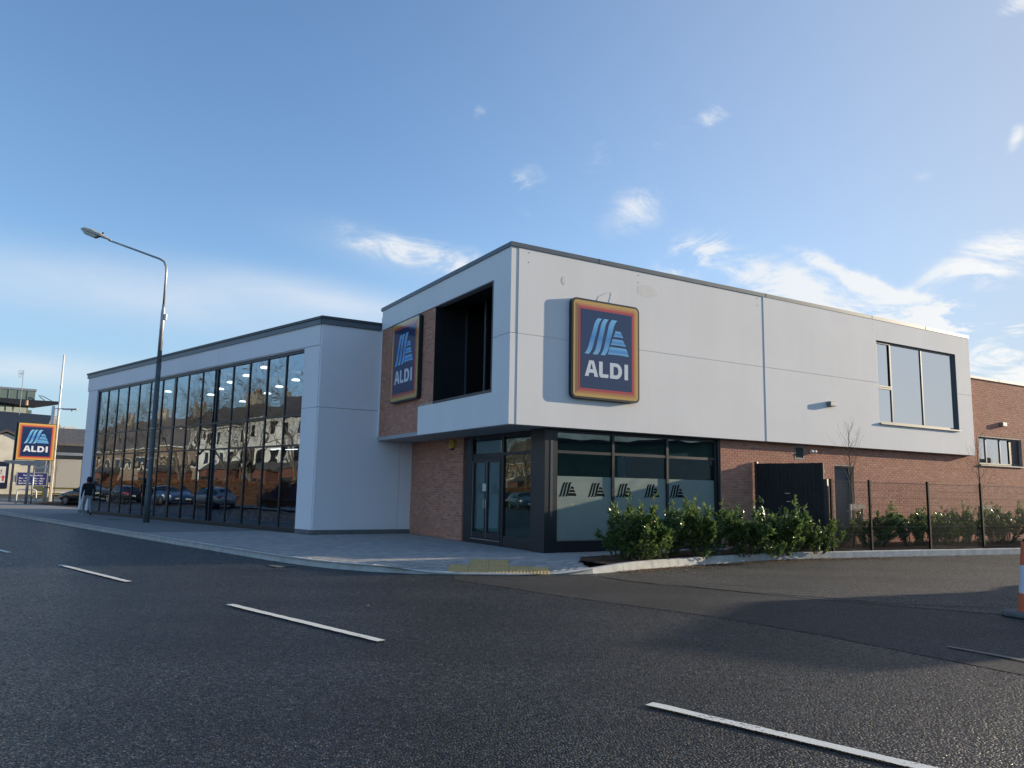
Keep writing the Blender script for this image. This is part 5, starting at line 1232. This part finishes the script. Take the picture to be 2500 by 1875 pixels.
house('white_house', 'second white rendered house beyond the first, mirrored mid glass', 52.4, 68, 26, 34, 7.9, 10.6, WHITE, M['slate'], [53.6, 56.4, 59.2, 62, 64.8], [3.6, 6.0], [52.8, 60], [(55, 60, 2.0, 3.0)])
house('brown_house', 'long brown terrace with dark roof mirrored at the far glass', 69, 112, 27, 36, 6.0, 10.4, BROWN, M['old_slate'], [70.5 + 3 * k for k in range(13)], [3.4], [75, 88, 101], [(72, 78, 2, 2.8), (90, 96, 2, 2.8)])
house('grey_house', 'grey house across the street behind the camera', 8, 24, 27, 35, 5.6, 8.8, pbr('grey_house_render', (.4, .39, .37), .9), M['slate'], [9.5, 13, 16.5, 20], [.9, 3.5], [12, 20])
hd = thing('beech_hedge', 'long clipped russet beech hedge across the street, mirrored in the glass', 'hedge', WM(0, 0, 0), A_W)
box('branch_core', pbr('hedge_core', (.06, .03, .015), .95), hd, 26, 108, 17.0, 17.8, ROAD, 1.62)
def hshape(r):
    if r.rand() < .6: p = np.array([r.uniform(26, 108) if r.rand() < .4 else r.uniform(30, 66), r.uniform(16.85, 17.0), r.uniform(0, 1.72)]); o_ = (0, -.7, 0)
    else: p = np.array([r.uniform(26, 108) if r.rand() < .4 else r.uniform(30, 66), r.uniform(16.9, 17.9), r.uniform(1.58, 1.78)]); o_ = (0, 0, .7)
    return p, o_, r.rand()
leaf_cloud('foliage', 15000, hshape, (.09, .17), M['hedge'], 77, hd, .1)
T0 = bare_tree('bare_tree', 'x', (0, 0, 0), 11.5, 3, 6, 'bare street trees across the road', trunk=.2)
T1 = bare_tree('bare_tree', 'x', (0, 0, 0), 10.5, 14, 6, 'bare street trees across the road', trunk=.17)
tl = [(29, 19.5, 0, .95, 'bare tree mirrored in the last pane beside the white pier'), (41, 19.2, 0, 1.0, 'large spreading bare tree mirrored in the middle panes'), (33.5, 19.8, 1, 1.1, 'bare tree mirrored before the white house end'), (47, 20.3, 1, 1.12, 'slim bare tree mirrored before the second porch'), (52, 19.3, 0, .98, 'bare tree mirrored left of the glass centre'), (58, 20.5, 1, 1.1, 'bare tree mirrored just left of the street lamp'), (64.5, 19, 0, 1.0, 'bare tree mirrored behind the off-road car'), (79, 19.5, 0, 1.05, 'bare tree mirrored in the second pane from the far pier'), (88, 20.5, 1, 1.15, 'bare tree mirrored in the pane at the far pier')]
for k, (w_, m_, p_, s_, lb) in enumerate(tl):
    o = (T0, T1)[p_] if (T0, T1)[p_]['label'] == 'x' else copy_tree((T0, T1)[p_])
    o.location = WM(w_, m_, ROAD); o.rotation_euler = (0, 0, k * 1.9); o.scale = (s_, s_, s_); o['label'] = lb
# retail shed and trees towards the right, mirrored in the sunlit shop window
sd = thing('retail_shed', 'long green metal shed with white signboard, mirrored in the shop window', 'building', (47, 2, 0), -.33)
sg = pbr('green_metal_cladding', (.13, .22, .18), .5, var=.06)
box('wall', sg, sd, -1, 14, -24, 14, ROAD, 5.6); box('roof_edge', M['coping_dark'], sd, -1.15, 14.1, -24.1, 14.1, 5.6, 5.9); box('shop_front', M['car_glass'], sd, -1.06, -1.0, -20, 10, .1, 2.8); box('signboard', M['white_paint'], sd, -1.08, -1.0, 2, 7, 3.6, 4.8)
for k in range(12): box('cladding_rib', sg, sd, -1.06, -1.002, -23.5 + k * 3.1, -23.4 + k * 3.1, 2.9, 5.55)
for k, (x, y, s_, lb) in enumerate([(62, 12, .62, 'bare tree beside the shed, mirrored in the first shop window'), (70, 17, .7, 'bare tree behind the shed corner, mirrored high in the shop window'), (64, -4, .85, 'bare tree rising behind the shed roof'), (68, -14, .9, 'bare tree behind the far end of the shed')]):
    o = copy_tree((T0, T1)[k % 2]); o.location = (x, y, ROAD); o.rotation_euler = (0, 0, k * 2.3 + .5); o.scale = (s_, s_, s_); o['label'] = lb; o['group'] = 'bare trees by the shed'

# ------------------------------------------------------------------ far left: car park edge
def BG(px, py, depth):
    d = rt * ((px - 1250) / CAM_F) + up * (-(py - 937.5) / CAM_F) + fw
    t = depth / d.y; return Vector((d.x * t, depth, d.z * t + CAM_H))
def XZ(px, py, dep): p = BG(px, py, dep); return (p.x, p.z)
sgn_o = Vector((-35.1, 57.2, 0)); sgn_x = Vector((.686, .728, 0)); RZ = math.atan2(.728, .686)
pyl = logo_sign('pylon_sign', 'square blue logo sign with orange border on two dark posts', 2.5, 2.72, .22, sgn_o - sgn_x * 1.25 + Vector((0, 0, 3.04)), RZ, .04, .085, .03, None)
MB().box(-.10, .03, -.14, .0, -3.1, 2.72).build('post', M['post_dark'], pyl); MB().box(2.47, 2.60, -.14, .0, -3.1, 2.72).build('post', M['stone'], pyl)
hb = thing('opening_hours_board', 'navy opening hours board with white text below the logo pylon', 'sign', sgn_o - sgn_x * 1.0 + Vector((0, 0, 1.18)), RZ)
box('board', M['sg_frame'], hb, .05, 1.97, -.06, 0, 0.04, .94); box('navy_panel', pbr('navy_board', (.012, .016, .13), .4), hb, .08, 1.94, -.064, -.06, .07, .91)
bf = MB(); bf.box(0, 2.02, -.075, .01, 0, .045); bf.box(0, 2.02, -.075, .01, .935, .98); bf.box(0, .055, -.075, .01, .045, .935); bf.box(1.965, 2.02, -.075, .01, .045, .935); bf.build('board_frame', M['galv'], hb)
for x0, x1 in ((-.25, 0), (2.02, 2.26)): box('bracket', M['galv'], hb, x0, x1, -.04, -.0, .25, .75)
def text_mesh(body, size, parent, loc, mat, rotx=PI / 2, bold=.0):
    cu = bpy.data.curves.new('text', 'FONT'); cu.body = body; cu.size = size; cu.extrude = .002; cu.offset = bold
    tmp = bpy.data.objects.new('text_tmp', cu); COL.objects.link(tmp)
    me = bpy.data.meshes.new_from_object(tmp.evaluated_get(bpy.context.evaluated_depsgraph_get())); bpy.data.objects.remove(tmp)
    me.materials.clear(); me.materials.append(mat)
    o = bpy.data.objects.new('lettering', me); COL.objects.link(o); o.parent = parent; o.location = loc; o.rotation_euler = (rotx, 0, 0)
    return o
for x, z, s_ in ((.42, .72, 'Store Opening Hours'), (.16, .50, 'Mon - Fri'), (1.12, .50, '8am - 10pm'), (.16, .32, 'Sat - Sun'), (1.12, .32, '9am - 9pm'), (.16, .14, 'Bank holidays'), (1.12, .14, '9am - 9pm')):
    text_mesh(s_, .145, hb, (x, -.068, z), M['sg_white'], bold=.002)
dsn = thing('direction_sign', 'grey back of a flat direction sign on two steel poles near the kerb', 'sign', (-31.6, 51.4, PAV), .25)
for x in (-.16, .14): MB().lathe([(.09 if x < 0 else .05, 0), (.085 if x < 0 else .05, 2.5)], 12, Matrix.Translation((x, 0, 0))).build('pole', M['galv'], dsn, smooth=True)
MB().prism([(-1.65, 2.82), (-1.5, 2.62), (-.75, 2.58), (-.6, 2.5), (.45, 2.5), (.6, 2.62), (.85, 2.66), (.85, 2.84)], -.1, -.02, 'y').build('sign_plate', M['galv'], dsn, bevel=.01)
MB().prism([(.2, 2.3), (.9, 2.42), (.92, 2.5), (.25, 2.4)], -.04, .04, 'y').build('arm_bracket', M['steel'], dsn)
hp = thing('hoop_barrier', 'white steel hoop barrier round the foot of the direction sign', 'barrier', (-31.9, 51.6, PAV), .45)
MB().tube([(-.55, 0, 0), (-.55, 0, .75), (-.5, 0, .88), (-.38, 0, .94), (.38, 0, .94), (.5, 0, .88), (.55, 0, .75), (.55, 0, 0)], .045, 8).build('hoop', M['white_paint'], hp, smooth=True)
yb = thing('yellow_barrier', 'yellow steel barrier rail at the car park edge', 'barrier', (-38.5, 64.5, ROAD + .1), .1)
for x in (0, 4.2, 8.4): box('post', M['yellow'], yb, x - .09, x + .09, -.06, .06, 0, 1.05)
box('top_rail', M['yellow'], yb, -.8, 11, -.1, -.06, .90, 1.04); box('lower_rail', M['yellow'], yb, -.8, 11, -.1, -.06, .48, .60); box('keeper_box', M['yellow'], yb, .2, .55, -.2, -.1, .82, 1.06)
ck = MB(); ck.box(-44, -24, 60, 60.25, ROAD + .1, ROAD + .24); tag(ck.build('car_park_kerb', M['white_paint']), kind='structure')
y3 = young_tree((-30.8, 52.8, PAV), 3.9, 21, 'slender bare young tree beside the logo pylon')
t = thing('tree_stake', 'single pale timber stake beside the tree at the logo pylon', 'tree stake', (-30.95, 52.3, PAV), 0, 'timber tree stakes'); box('stake', M['timber'], t, -.05, .05, -.05, .05, 0, 1.25); box('rubber_tie', M['rubber'], t, -.06, .18, -.06, -.05, 1.05, 1.12)
mb_ = MB(); mb_.lathe([(1.9, 0), (1.6, .10), (.9, .19), (.2, .22)], 18, Matrix.Translation((-30.2, 53.2, PAV - .05)) @ Matrix.Diagonal((1.2, .7, 1, 1))); o = mb_.build('planted_mound', M['mulch'], smooth=True); set_tint(o.data, [rng.random() for _ in o.data.vertices]); tag(o, 'low bark covered mound under the young tree by the pylon', 'flower bed')
gr = thing('grass_tuft', 'dry straw coloured ornamental grass tuft on the mound', 'grass', (-29.9, 52.6, PAV + .08)); m = MB()
for k in range(90):
    a = rng.uniform(0, 6.28); q = rng.uniform(.1, .45); h = rng.uniform(.25, .5); m.tube([(0, 0, 0), (q * .5 * math.cos(a), q * .5 * math.sin(a), h * .8), (q * math.cos(a), q * math.sin(a), h * .9)], [.008, .006, .002], 3, cap=False)
m.build('blades', pbr('straw', (.42, .34, .18), .9), gr)['kind'] = 'stuff'
fp = thing('flag_pole', 'tall slim white pole rising behind the logo pylon', 'pole', (-34.25, 58.3, PAV)); MB().lathe([(.10, 0), (.08, 6.8), (.085, 6.82), (.085, 6.95), (.07, 7.0), (.06, 11.1)], 10).build('shaft', M['white_paint'], fp, smooth=True); MB().lathe([(.075, 8.55), (.075, 8.7)], 10).build('collar', M['galv'], fp)
lc = thing('car_park_lamp', 'white lamp column with flat lamp head behind the logo pylon', 'street lamp', (-34.62, 58.25, PAV)); MB().lathe([(.13, 0), (.12, 7.15)], 10).build('column', M['white_paint'], lc, smooth=True); MB().tube([(.1, 0, 6.95), (.75, 0, 6.98)], .03, 6).build('arm', M['galv'], lc); box('lamp_head', M['galv'], lc, .7, 1.85, -.14, .14, 6.88, 6.98, bevel=.02); box('sensor', M['galv'], lc, 1.35, 1.43, -.04, .04, 6.76, 6.88)
# cottage
c95 = 95
cot = thing('white_cottage', 'white gabled cottage with navy shop window behind the logo pylon', 'house', (0, 0, 0))
ap = XZ(16, 1054, c95); ev = 3.6
MB().prism([(ap[0] - 4.2, ROAD), (ap[0] + 3.4, ROAD), (ap[0] + 3.4, ap[1] - 2.05), (ap[0], ap[1] - .15), (ap[0] - 4.2, ap[1] - 2.5)], c95, c95 + 9, 'y').build('wall', pbr('aged_white_wall', (.70, .66, .55), .9, var=.16, scale=.8), cot)
MB().prism([(ap[0] - 4.6, ap[1] - 2.75), (ap[0], ap[1]), (ap[0] + 3.8, ap[1] - 2.3), (ap[0] + 3.8, ap[1] - 2.02), (ap[0], ap[1] + .28), (ap[0] - 4.6, ap[1] - 2.45)], c95 - .3, c95 + 9.2, 'y').build('roof', M['slate'], cot)
def quad_bg(px0, py0, px1, py1, dep, d0, d1): a = XZ(px0, py1, dep); b = XZ(px1, py0, dep); return (a[0], b[0], dep + d0, dep + d1, a[1], b[1])
box('shop_window', M['navy_win'], cot, *quad_bg(-25, 1127, 18, 1192, c95, -.12, .02))
ps_ = box('poster', pbr('white_poster', (.75, .75, .74), .6), cot, *quad_bg(-4, 1139, 12, 1178, c95, -.16, -.121))
q = XZ(5, 1176, c95); rp_ = pbr('red_print', (.6, .05, .06), .6)
MB().prism([(q[0] - .07, q[1] + .1), (q[0] + .07, q[1] + .1), (q[0] + .07, q[1] + .48), (q[0] + .2, q[1] + .48), (q[0], q[1] + .8), (q[0] - .2, q[1] + .48), (q[0] - .07, q[1] + .48)], c95 - .17, c95 - .161, 'y').build('red_arrow', rp_, ps_)
a = XZ(-4, 1157, c95); box('red_line', rp_, ps_, a[0], XZ(6, 1157, c95)[0], c95 - .17, c95 - .161, a[1], a[1] + .05)
a = XZ(-3.6, 1153, c95); text_mesh('D', .42, ps_, (a[0] + .12, c95 - .165, a[1]), M['black'], bold=.01)
ext = MB().box(ap[0] + 3.4, XZ(124, 1150, c95)[0], c95 + .2, c95 + 8, ROAD, 4.6).build('side_extension', M['cream'], cot)
box('extension_window', M['navy_win'], ext, *quad_bg(66, 1128, 117, 1153, c95, .08, .22)); box('extension_door', M['navy_win'], ext, *quad_bg(92, 1152, 110, 1190, c95, .10, .22))
# old roof with chimney behind
d1 = 112
oh = thing('old_house', 'old brown slate roofed house with chimney behind the cottage', 'house', (0, 0, 0))
a, b = XZ(-80, 1080, d1), XZ(92, 1080, d1); rz_ = BG(40, 1003, d1 + 5).z
MB().box(a[0], b[0], d1 + .3, d1 + 9.7, ROAD, a[1]).build('wall', M['stone'], oh)
rid = BG(30, 1003, d1 + 5).z; rid2 = BG(78, 1022, d1 + 5).z
MB().add([(a[0] - .3, d1, a[1] - .1), (b[0] + .3, d1, a[1] - .1), (b[0] - 1.2, d1 + 5, rid - .6), (a[0] - .3, d1 + 5, rid), (b[0] + .3, d1 + 10, a[1] - .1), (a[0] - .3, d1 + 10, a[1] - .1)], [(0, 1, 2, 3), (3, 2, 4, 5), (1, 4, 2), (0, 3, 5)]).build('roof', M['old_slate'], oh)
ch = MB().box(XZ(50, 0, d1 + 4)[0], XZ(64.5, 0, d1 + 4)[0], d1 + 4, d1 + 5, rid - 2.2, BG(57, 993, d1 + 4).z).build('chimney', M['stone'], oh)
xc = XZ(57, 990, d1 + 4); MB().box(XZ(49, 0, d1 + 4)[0], XZ(68, 0, d1 + 4)[0], d1 + 3.9, d1 + 5.1, xc[1] - .25, xc[1] + .1).build('chimney_cap', M['stone'], ch); MB().lathe([(.22, 0), (.17, .7), (.2, .75)], 10, Matrix.Translation((XZ(60, 985, d1 + 4)[0], d1 + 4.5, xc[1] + .1))).build('chimney_pot', pbr('pale_clay_pot', (.55, .36, .22), .8), ch)
an = thing('roof_aerial', 'thin roof aerial with square mesh panel beside the chimney', 'aerial', (0, 0, 0)); p0 = BG(47, 1012, d1 + 3.6); p1 = BG(56, 908, d1 + 3.6)
MB().tube([(p0.x, p0.y, p0.z), (p0.x, p0.y, p1.z + .3)], .045, 6).build('mast', M['galv'], an); mm_ = MB()
for k in range(6): mm_.box(p0.x - .75, p0.x + .05, p0.y - .1, p0.y - .08, p1.z - .85 + k * .2, p1.z - .83 + k * .2); mm_.box(p0.x - .75 + k * .155, p0.x - .735 + k * .155, p0.y - .1, p0.y - .08, p1.z - .85, p1.z + .2)
mm_.build('reflector_mesh', M['galv'], an)['kind'] = 'stuff'; MB().tube([(p0.x, p0.y, p1.z - .3), (p0.x - .35, p0.y - .5, p1.z - .3)], .03, 5).build('boom', M['post_dark'], an)
# modern block
d2 = 138
mo = thing('modern_block', 'modern block with green cladding, glass balcony and pointed canopy behind the old roof', 'building', (0, 0, 0))
def bgb(nm, mt, px0, py0, px1, py1, dep, ln, parent): a = XZ(px0, py1, dep); b = XZ(px1, py0, dep); return MB().box(a[0], b[0], dep, dep + ln, a[1], b[1]).build(nm, M[mt], parent)
bgb('upper_storey', 'green_clad', -60, 950, 73, 977, d2, 10, mo); bgb('roof_edge', 'galv', -62, 947.5, 74, 950, d2 - .1, 10.2, mo)
for px in (-30, 0, 14, 29, 44, 59): bgb('cladding_seam', 'galv', px, 951, px + .8, 974, d2 - .06, .055, mo)
z0 = BG(0, 1240, d2).z; a = XZ(-60, 1010, d2); b = XZ(62, 977, d2); MB().box(a[0], b[0], d2 + 1.5, d2 + 9, ROAD, b[1]).build('wall', M['stone'], mo)
for px0, px1 in ((-30, 12), (26, 47)): bgb('window', 'green_glass', px0, 982, px1, 994, d2 + 1.44, .05, mo)
a = XZ(-60, 978, d2); tp = XZ(111, 979.5, d2); MB().prism([(a[0], a[1]), (XZ(70, 979, d2)[0], XZ(70, 979, d2)[1] - .9), (tp[0], tp[1]), (tp[0], tp[1] + .25), (XZ(73, 976, d2)[0], XZ(73, 976, d2)[1]), (a[0], a[1] + .3)], d2 - 1.5, d2 + 3, 'y').build('canopy', M['post_dark'], mo)
for px0, py0, px1, py1 in ((72, 963, 79, 963), (79, 963, 99, 978), (74, 965, 83, 975)):
    A_, B_ = BG(px0, py0, d2 - .5), BG(px1, py1, d2 - .5); MB().tube([A_, B_], .06, 5).build('canopy_tie', M['post_dark'], mo)
for px0, px1 in ((-30, 10), (11, 22.5), (23.5, 45)): bgb('balcony_glass', 'balustrade', px0, 994, px1, 1008, d2 - 1.2, .06, mo)
bgb('balcony_floor', 'post_dark', -40, 1008, 48, 1012, d2 - 1.3, 3, mo); bgb('side_balcony_glass', 'green_glass', 66, 1000, 74, 1011, d2 + 1, .1, mo)
bgb('stone_annexe', 'stone', 63, 1011, 98, 1042, d2 - 1, 6, mo); bgb('annexe_panel', 'cream', 65, 1018, 83, 1028, d2 - 1.05, .045, mo); bgb('annexe_panel', 'cream', 84, 1013, 97, 1018, d2 - 1.05, .045, mo)
# pebble-dashed building on the right of the pylon
d3 = 88
pb = thing('pebble_dash_building', 'low pebble dashed building with cream corner and dark roof edge beyond the car park', 'building', (0, 0, 0))
bgb('wall', 'dash', 118, 1115, 186, 1200, d3, 9, pb); bgb('corner_wall', 'cream', 186, 1118, 230, 1200, d3 - .02, 9, pb); bgb('gutter', 'galv', 116, 1106, 232, 1111, d3 - .3, .25, pb); bgb('eaves', 'post_dark', 116, 1111, 232, 1117.5, d3 - .2, 6, pb)
bgb('parapet', 'post_dark', 130, 1087, 232, 1106, d3 + 2, 6, pb); bgb('mossy_edge', 'old_slate', 128, 1083, 232, 1087.5, d3 + 1.9, 6.2, pb)
sh = thing('slate_house', 'hipped grey slate roof rising behind the pebble dashed building', 'house', (0, 0, 0)); d4 = 104
a, b, c, e = BG(112, 1086, d4), BG(260, 1086, d4), BG(182, 1048, d4 + 4), BG(260, 1048, d4 + 4)
MB().add([a, b, (e.x, e.y, e.z), c, (b.x, d4 + 8, b.z), (a.x, d4 + 8, a.z)], [(0, 1, 2, 3), (0, 3, 5), (3, 2, 4, 5), (1, 4, 2)]).build('roof', pbr('grey_slate', (.12, .115, .115), .75, var=.2, scale=3), sh); MB().box(a.x + .5, b.x, d4 + .4, d4 + 7.6, ROAD, a.z).build('wall', M['stone'], sh)
fb = thing('far_block', 'white plant room with green roof edge on the skyline', 'building', (0, 0, 0)); bgb('plant_room', 'white_paint', 157, 1042, 178, 1062, 150, 5, fb); bgb('main_block', 'green_clad', 140, 1050, 166, 1120, 149, 8, fb)
# distant mass of roofs and trees closing the street
tr_ = MB()
for k in range(60):
    a_ = math.radians(k * 6); R_ = 330 + 60 * math.sin(k * 1.7); tr_.box(-14, 14, -6, 6, -1, 7 + 4 * (math.sin(k * 2.3) + 1), Matrix.Translation((R_ * math.sin(a_), R_ * math.cos(a_), 0)) @ Matrix.Rotation(-a_, 4, 'Z')) if not (300 < k * 6 or k * 6 < 60) or k in (51, 52, 53) else None
tag(tr_.build('distant_town', pbr('distant_town', (.13, .125, .12), .95, var=.3, scale=.05)), 'far rooftops of the town round the horizon', 'town', kind='stuff')

# ------------------------------------------------------------------ the walking person
def person():
    loc = WM(16.05, 1.16, PAV); t = thing('person', 'person in black jacket, grey trousers and white shoes walking away', 'person', loc, A_W - .15)
    J = {'pel': (0, 0, .93, .135, .105), 'sp': (.01, 0, 1.10, .135, .10), 'ch': (.03, 0, 1.30, .165, .115), 'nk': (.04, 0, 1.455, .062, .06), 'hd': (.065, 0, 1.55, .082, .085), 'ht': (.07, 0, 1.655, .072, .08),
         'lh': (0, .10, .88, .092, .092), 'lk': (.16, .11, .50, .064, .064), 'la': (.10, .11, .09, .042, .042), 'lt': (.26, .12, .045, .038, .033), 'rh': (0, -.10, .88, .092, .092), 'rk': (-.08, -.10, .49, .062, .062), 'ra': (-.36, -.10, .20, .042, .042), 'rt': (-.33, -.11, .05, .036, .032),
         'ls': (.02, .19, 1.38, .07, .07), 'le': (-.10, .24, 1.12, .05, .05), 'lw': (.02, .25, .90, .036, .034), 'lf': (.07, .24, .82, .036, .022), 'rs': (.02, -.19, 1.38, .07, .07), 're': (-.04, -.25, 1.11, .05, .05), 'rw': (.15, -.25, .96, .036, .034), 'rf': (.22, -.24, .92, .036, .022)}
    E_ = [('pel', 'sp'), ('sp', 'ch'), ('ch', 'nk'), ('nk', 'hd'), ('hd', 'ht'), ('pel', 'lh'), ('lh', 'lk'), ('lk', 'la'), ('la', 'lt'), ('pel', 'rh'), ('rh', 'rk'), ('rk', 'ra'), ('ra', 'rt'), ('ch', 'ls'), ('ls', 'le'), ('le', 'lw'), ('lw', 'lf'), ('ch', 'rs'), ('rs', 're'), ('re', 'rw'), ('rw', 'rf')]
    key = list(J); me = bpy.data.meshes.new('body'); me.from_pydata([J[k][:3] for k in key], [(key.index(a), key.index(b)) for a, b in E_], []); o = bpy.data.objects.new('tmp', me); COL.objects.link(o)
    sk = o.modifiers.new('skin', 'SKIN'); sk.use_smooth_shade = True
    for i, k in enumerate(key): d_ = me.skin_vertices[0].data[i]; d_.radius = J[k][3:5]; d_.use_root = (k == 'pel')
    ss = o.modifiers.new('ss', 'SUBSURF'); ss.levels = 2; ss.render_levels = 2
    bm_ = bpy.data.meshes.new_from_object(o.evaluated_get(bpy.context.evaluated_depsgraph_get())); bpy.data.objects.remove(o)
    bm_.materials.clear()
    for mt in (pbr('skin', (.36, .22, .16), .6), pbr('black_jacket', (.012, .013, .018), .8, var=.2), pbr('grey_trousers', (.32, .33, .36), .9, var=.15, scale=9), pbr('white_shoe', (.62, .62, .60), .6), pbr('black_hair', (.012, .010, .009), .6)): bm_.materials.append(mt)
    for p in bm_.polygons:
        c = p.center; arm = abs(c.y) > .175 and c.z > .78
        hand = arm and ((c.y > 0 and c.z < .88) or (c.y < 0 and c.x > .165))
        p.material_index = 0 if (c.z > 1.44 or hand) else (1 if (c.z > .86 and not hand and (c.z > .90 or arm)) else (3 if c.z < .095 and c.x > 0 else (1 if c.z < .17 and c.x < -.2 else 2)))
        p.use_smooth = True
    b_ = bpy.data.objects.new('body', bm_); COL.objects.link(b_); b_.parent = t
    hr = MB().lathe([(.03, .135), (.075, .12), (.098, .07), (.104, .01), (.10, -.05), (.085, -.10)][::-1], 14, Matrix.Translation((.045, 0, 1.60)) @ Matrix.Diagonal((1.05, .92, 1, 1))).build('hair', bm_.materials[4], t, smooth=True)
    MB().lathe([(.085, -.03), (.10, .0), (.085, .035)], 12, Matrix.Translation((.035, 0, 1.465))).build('scarf', pbr('pink_scarf', (.48, .12, .16), .9), t, smooth=True)
    for s in (1, -1):      # fingers, rooted in the palm
        x0, y0, z0 = (.07, .24, .82) if s > 0 else (.22, -.24, .92)
        m = MB()
        for k, ln in enumerate((.07, .08, .075, .06)):
            yy = y0 + (k - 1.5) * .017; m.tube([(x0 - .005, yy, z0), (x0 + .012, yy, z0 - ln * .5), (x0 + .0, yy, z0 - ln)], [.009, .008, .006], 5)
        m.tube([(x0, y0 - s * .03, z0 + .03), (x0 + .035, y0 - s * .038, z0 + .0), (x0 + .04, y0 - s * .03, z0 - .025)], [.010, .009, .007], 5)
        m.build('fingers', bm_.materials[0], t, smooth=True)
    return t
person()
bl_ = WM(16.05, 1.16, PAV) + (Matrix.Rotation(A_W - .15, 3, 'Z') @ Vector((.07, .255, 0)))
bag = thing('carrier_bag', 'white carrier bag hanging from the left hand of the walking person', 'bag', (bl_.x, bl_.y, PAV), A_W - .15)
MB().add([(-.14, -.045, .28), (.14, -.045, .28), (.15, .055, .28), (-.15, .055, .28), (-.12, -.02, .66), (.12, -.02, .66), (.12, .02, .66), (-.12, .02, .66)], [(0, 3, 2, 1), (4, 5, 6, 7), (0, 1, 5, 4), (1, 2, 6, 5), (2, 3, 7, 6), (3, 0, 4, 7)]).build('sack', pbr('white_plastic', (.74, .74, .76), .5, var=.08, scale=12), bag, bevel=.02)
for y in (-.015, .015): MB().tube([(-.08, y, .655), (-.04, y, .74), (0, y, .775), (.04, y, .74), (.08, y, .655)], .008, 5).build('handle', M['white_paint'], bag)

def turn(root, pivot, deg, sx=1.3):
    p = Vector(pivot); root.matrix_world = Matrix.Translation(p) @ Matrix.Rotation(math.radians(deg), 4, 'Z') @ Matrix.Diagonal((sx, 1, 1, 1)) @ Matrix.Translation(-p)
turn(cot, (ap[0], c95, 0), 40); turn(pb, (BG(150, 1150, d3).x, d3, 0), 38); turn(mo, (BG(40, 1000, d2).x, d2, 0), 36); turn(sh, (BG(170, 1050, d4).x, d4, 0), 35); turn(fb, (BG(160, 1050, 150).x, 150, 0), 35)
cov = thing('inspection_cover', 'dark metal inspection cover set in the pavement beside the glass front', 'manhole cover', WM(12.6, 1.35, PAV + .001), A_W)
box('cover_plate', M['post_dark'], cov, -.45, .45, -.3, .3, 0, .008); cf = MB(); cf.box(-.5, .5, -.35, -.302, 0, .006); cf.box(-.5, .5, .302, .35, 0, .006); cf.box(-.5, -.452, -.302, .302, 0, .006); cf.box(.452, .5, -.302, .302, 0, .006); cf.build('cover_frame', M['galv'], cov)

gl_ = thing('drain_grate', 'iron drain grate in the gutter of the street kerb', 'drain', (-4.62, 16.05, ROAD + .004), math.atan2(-1.1, 1.05))
box('grate_frame', M['post_dark'], gl_, -.24, .24, -.22, .22, 0, .006)
for k in range(6): box('grate_bar', M['lamp_paint'], gl_, -.2 + k * .072, -.165 + k * .072, -.18, .18, .006, .012)
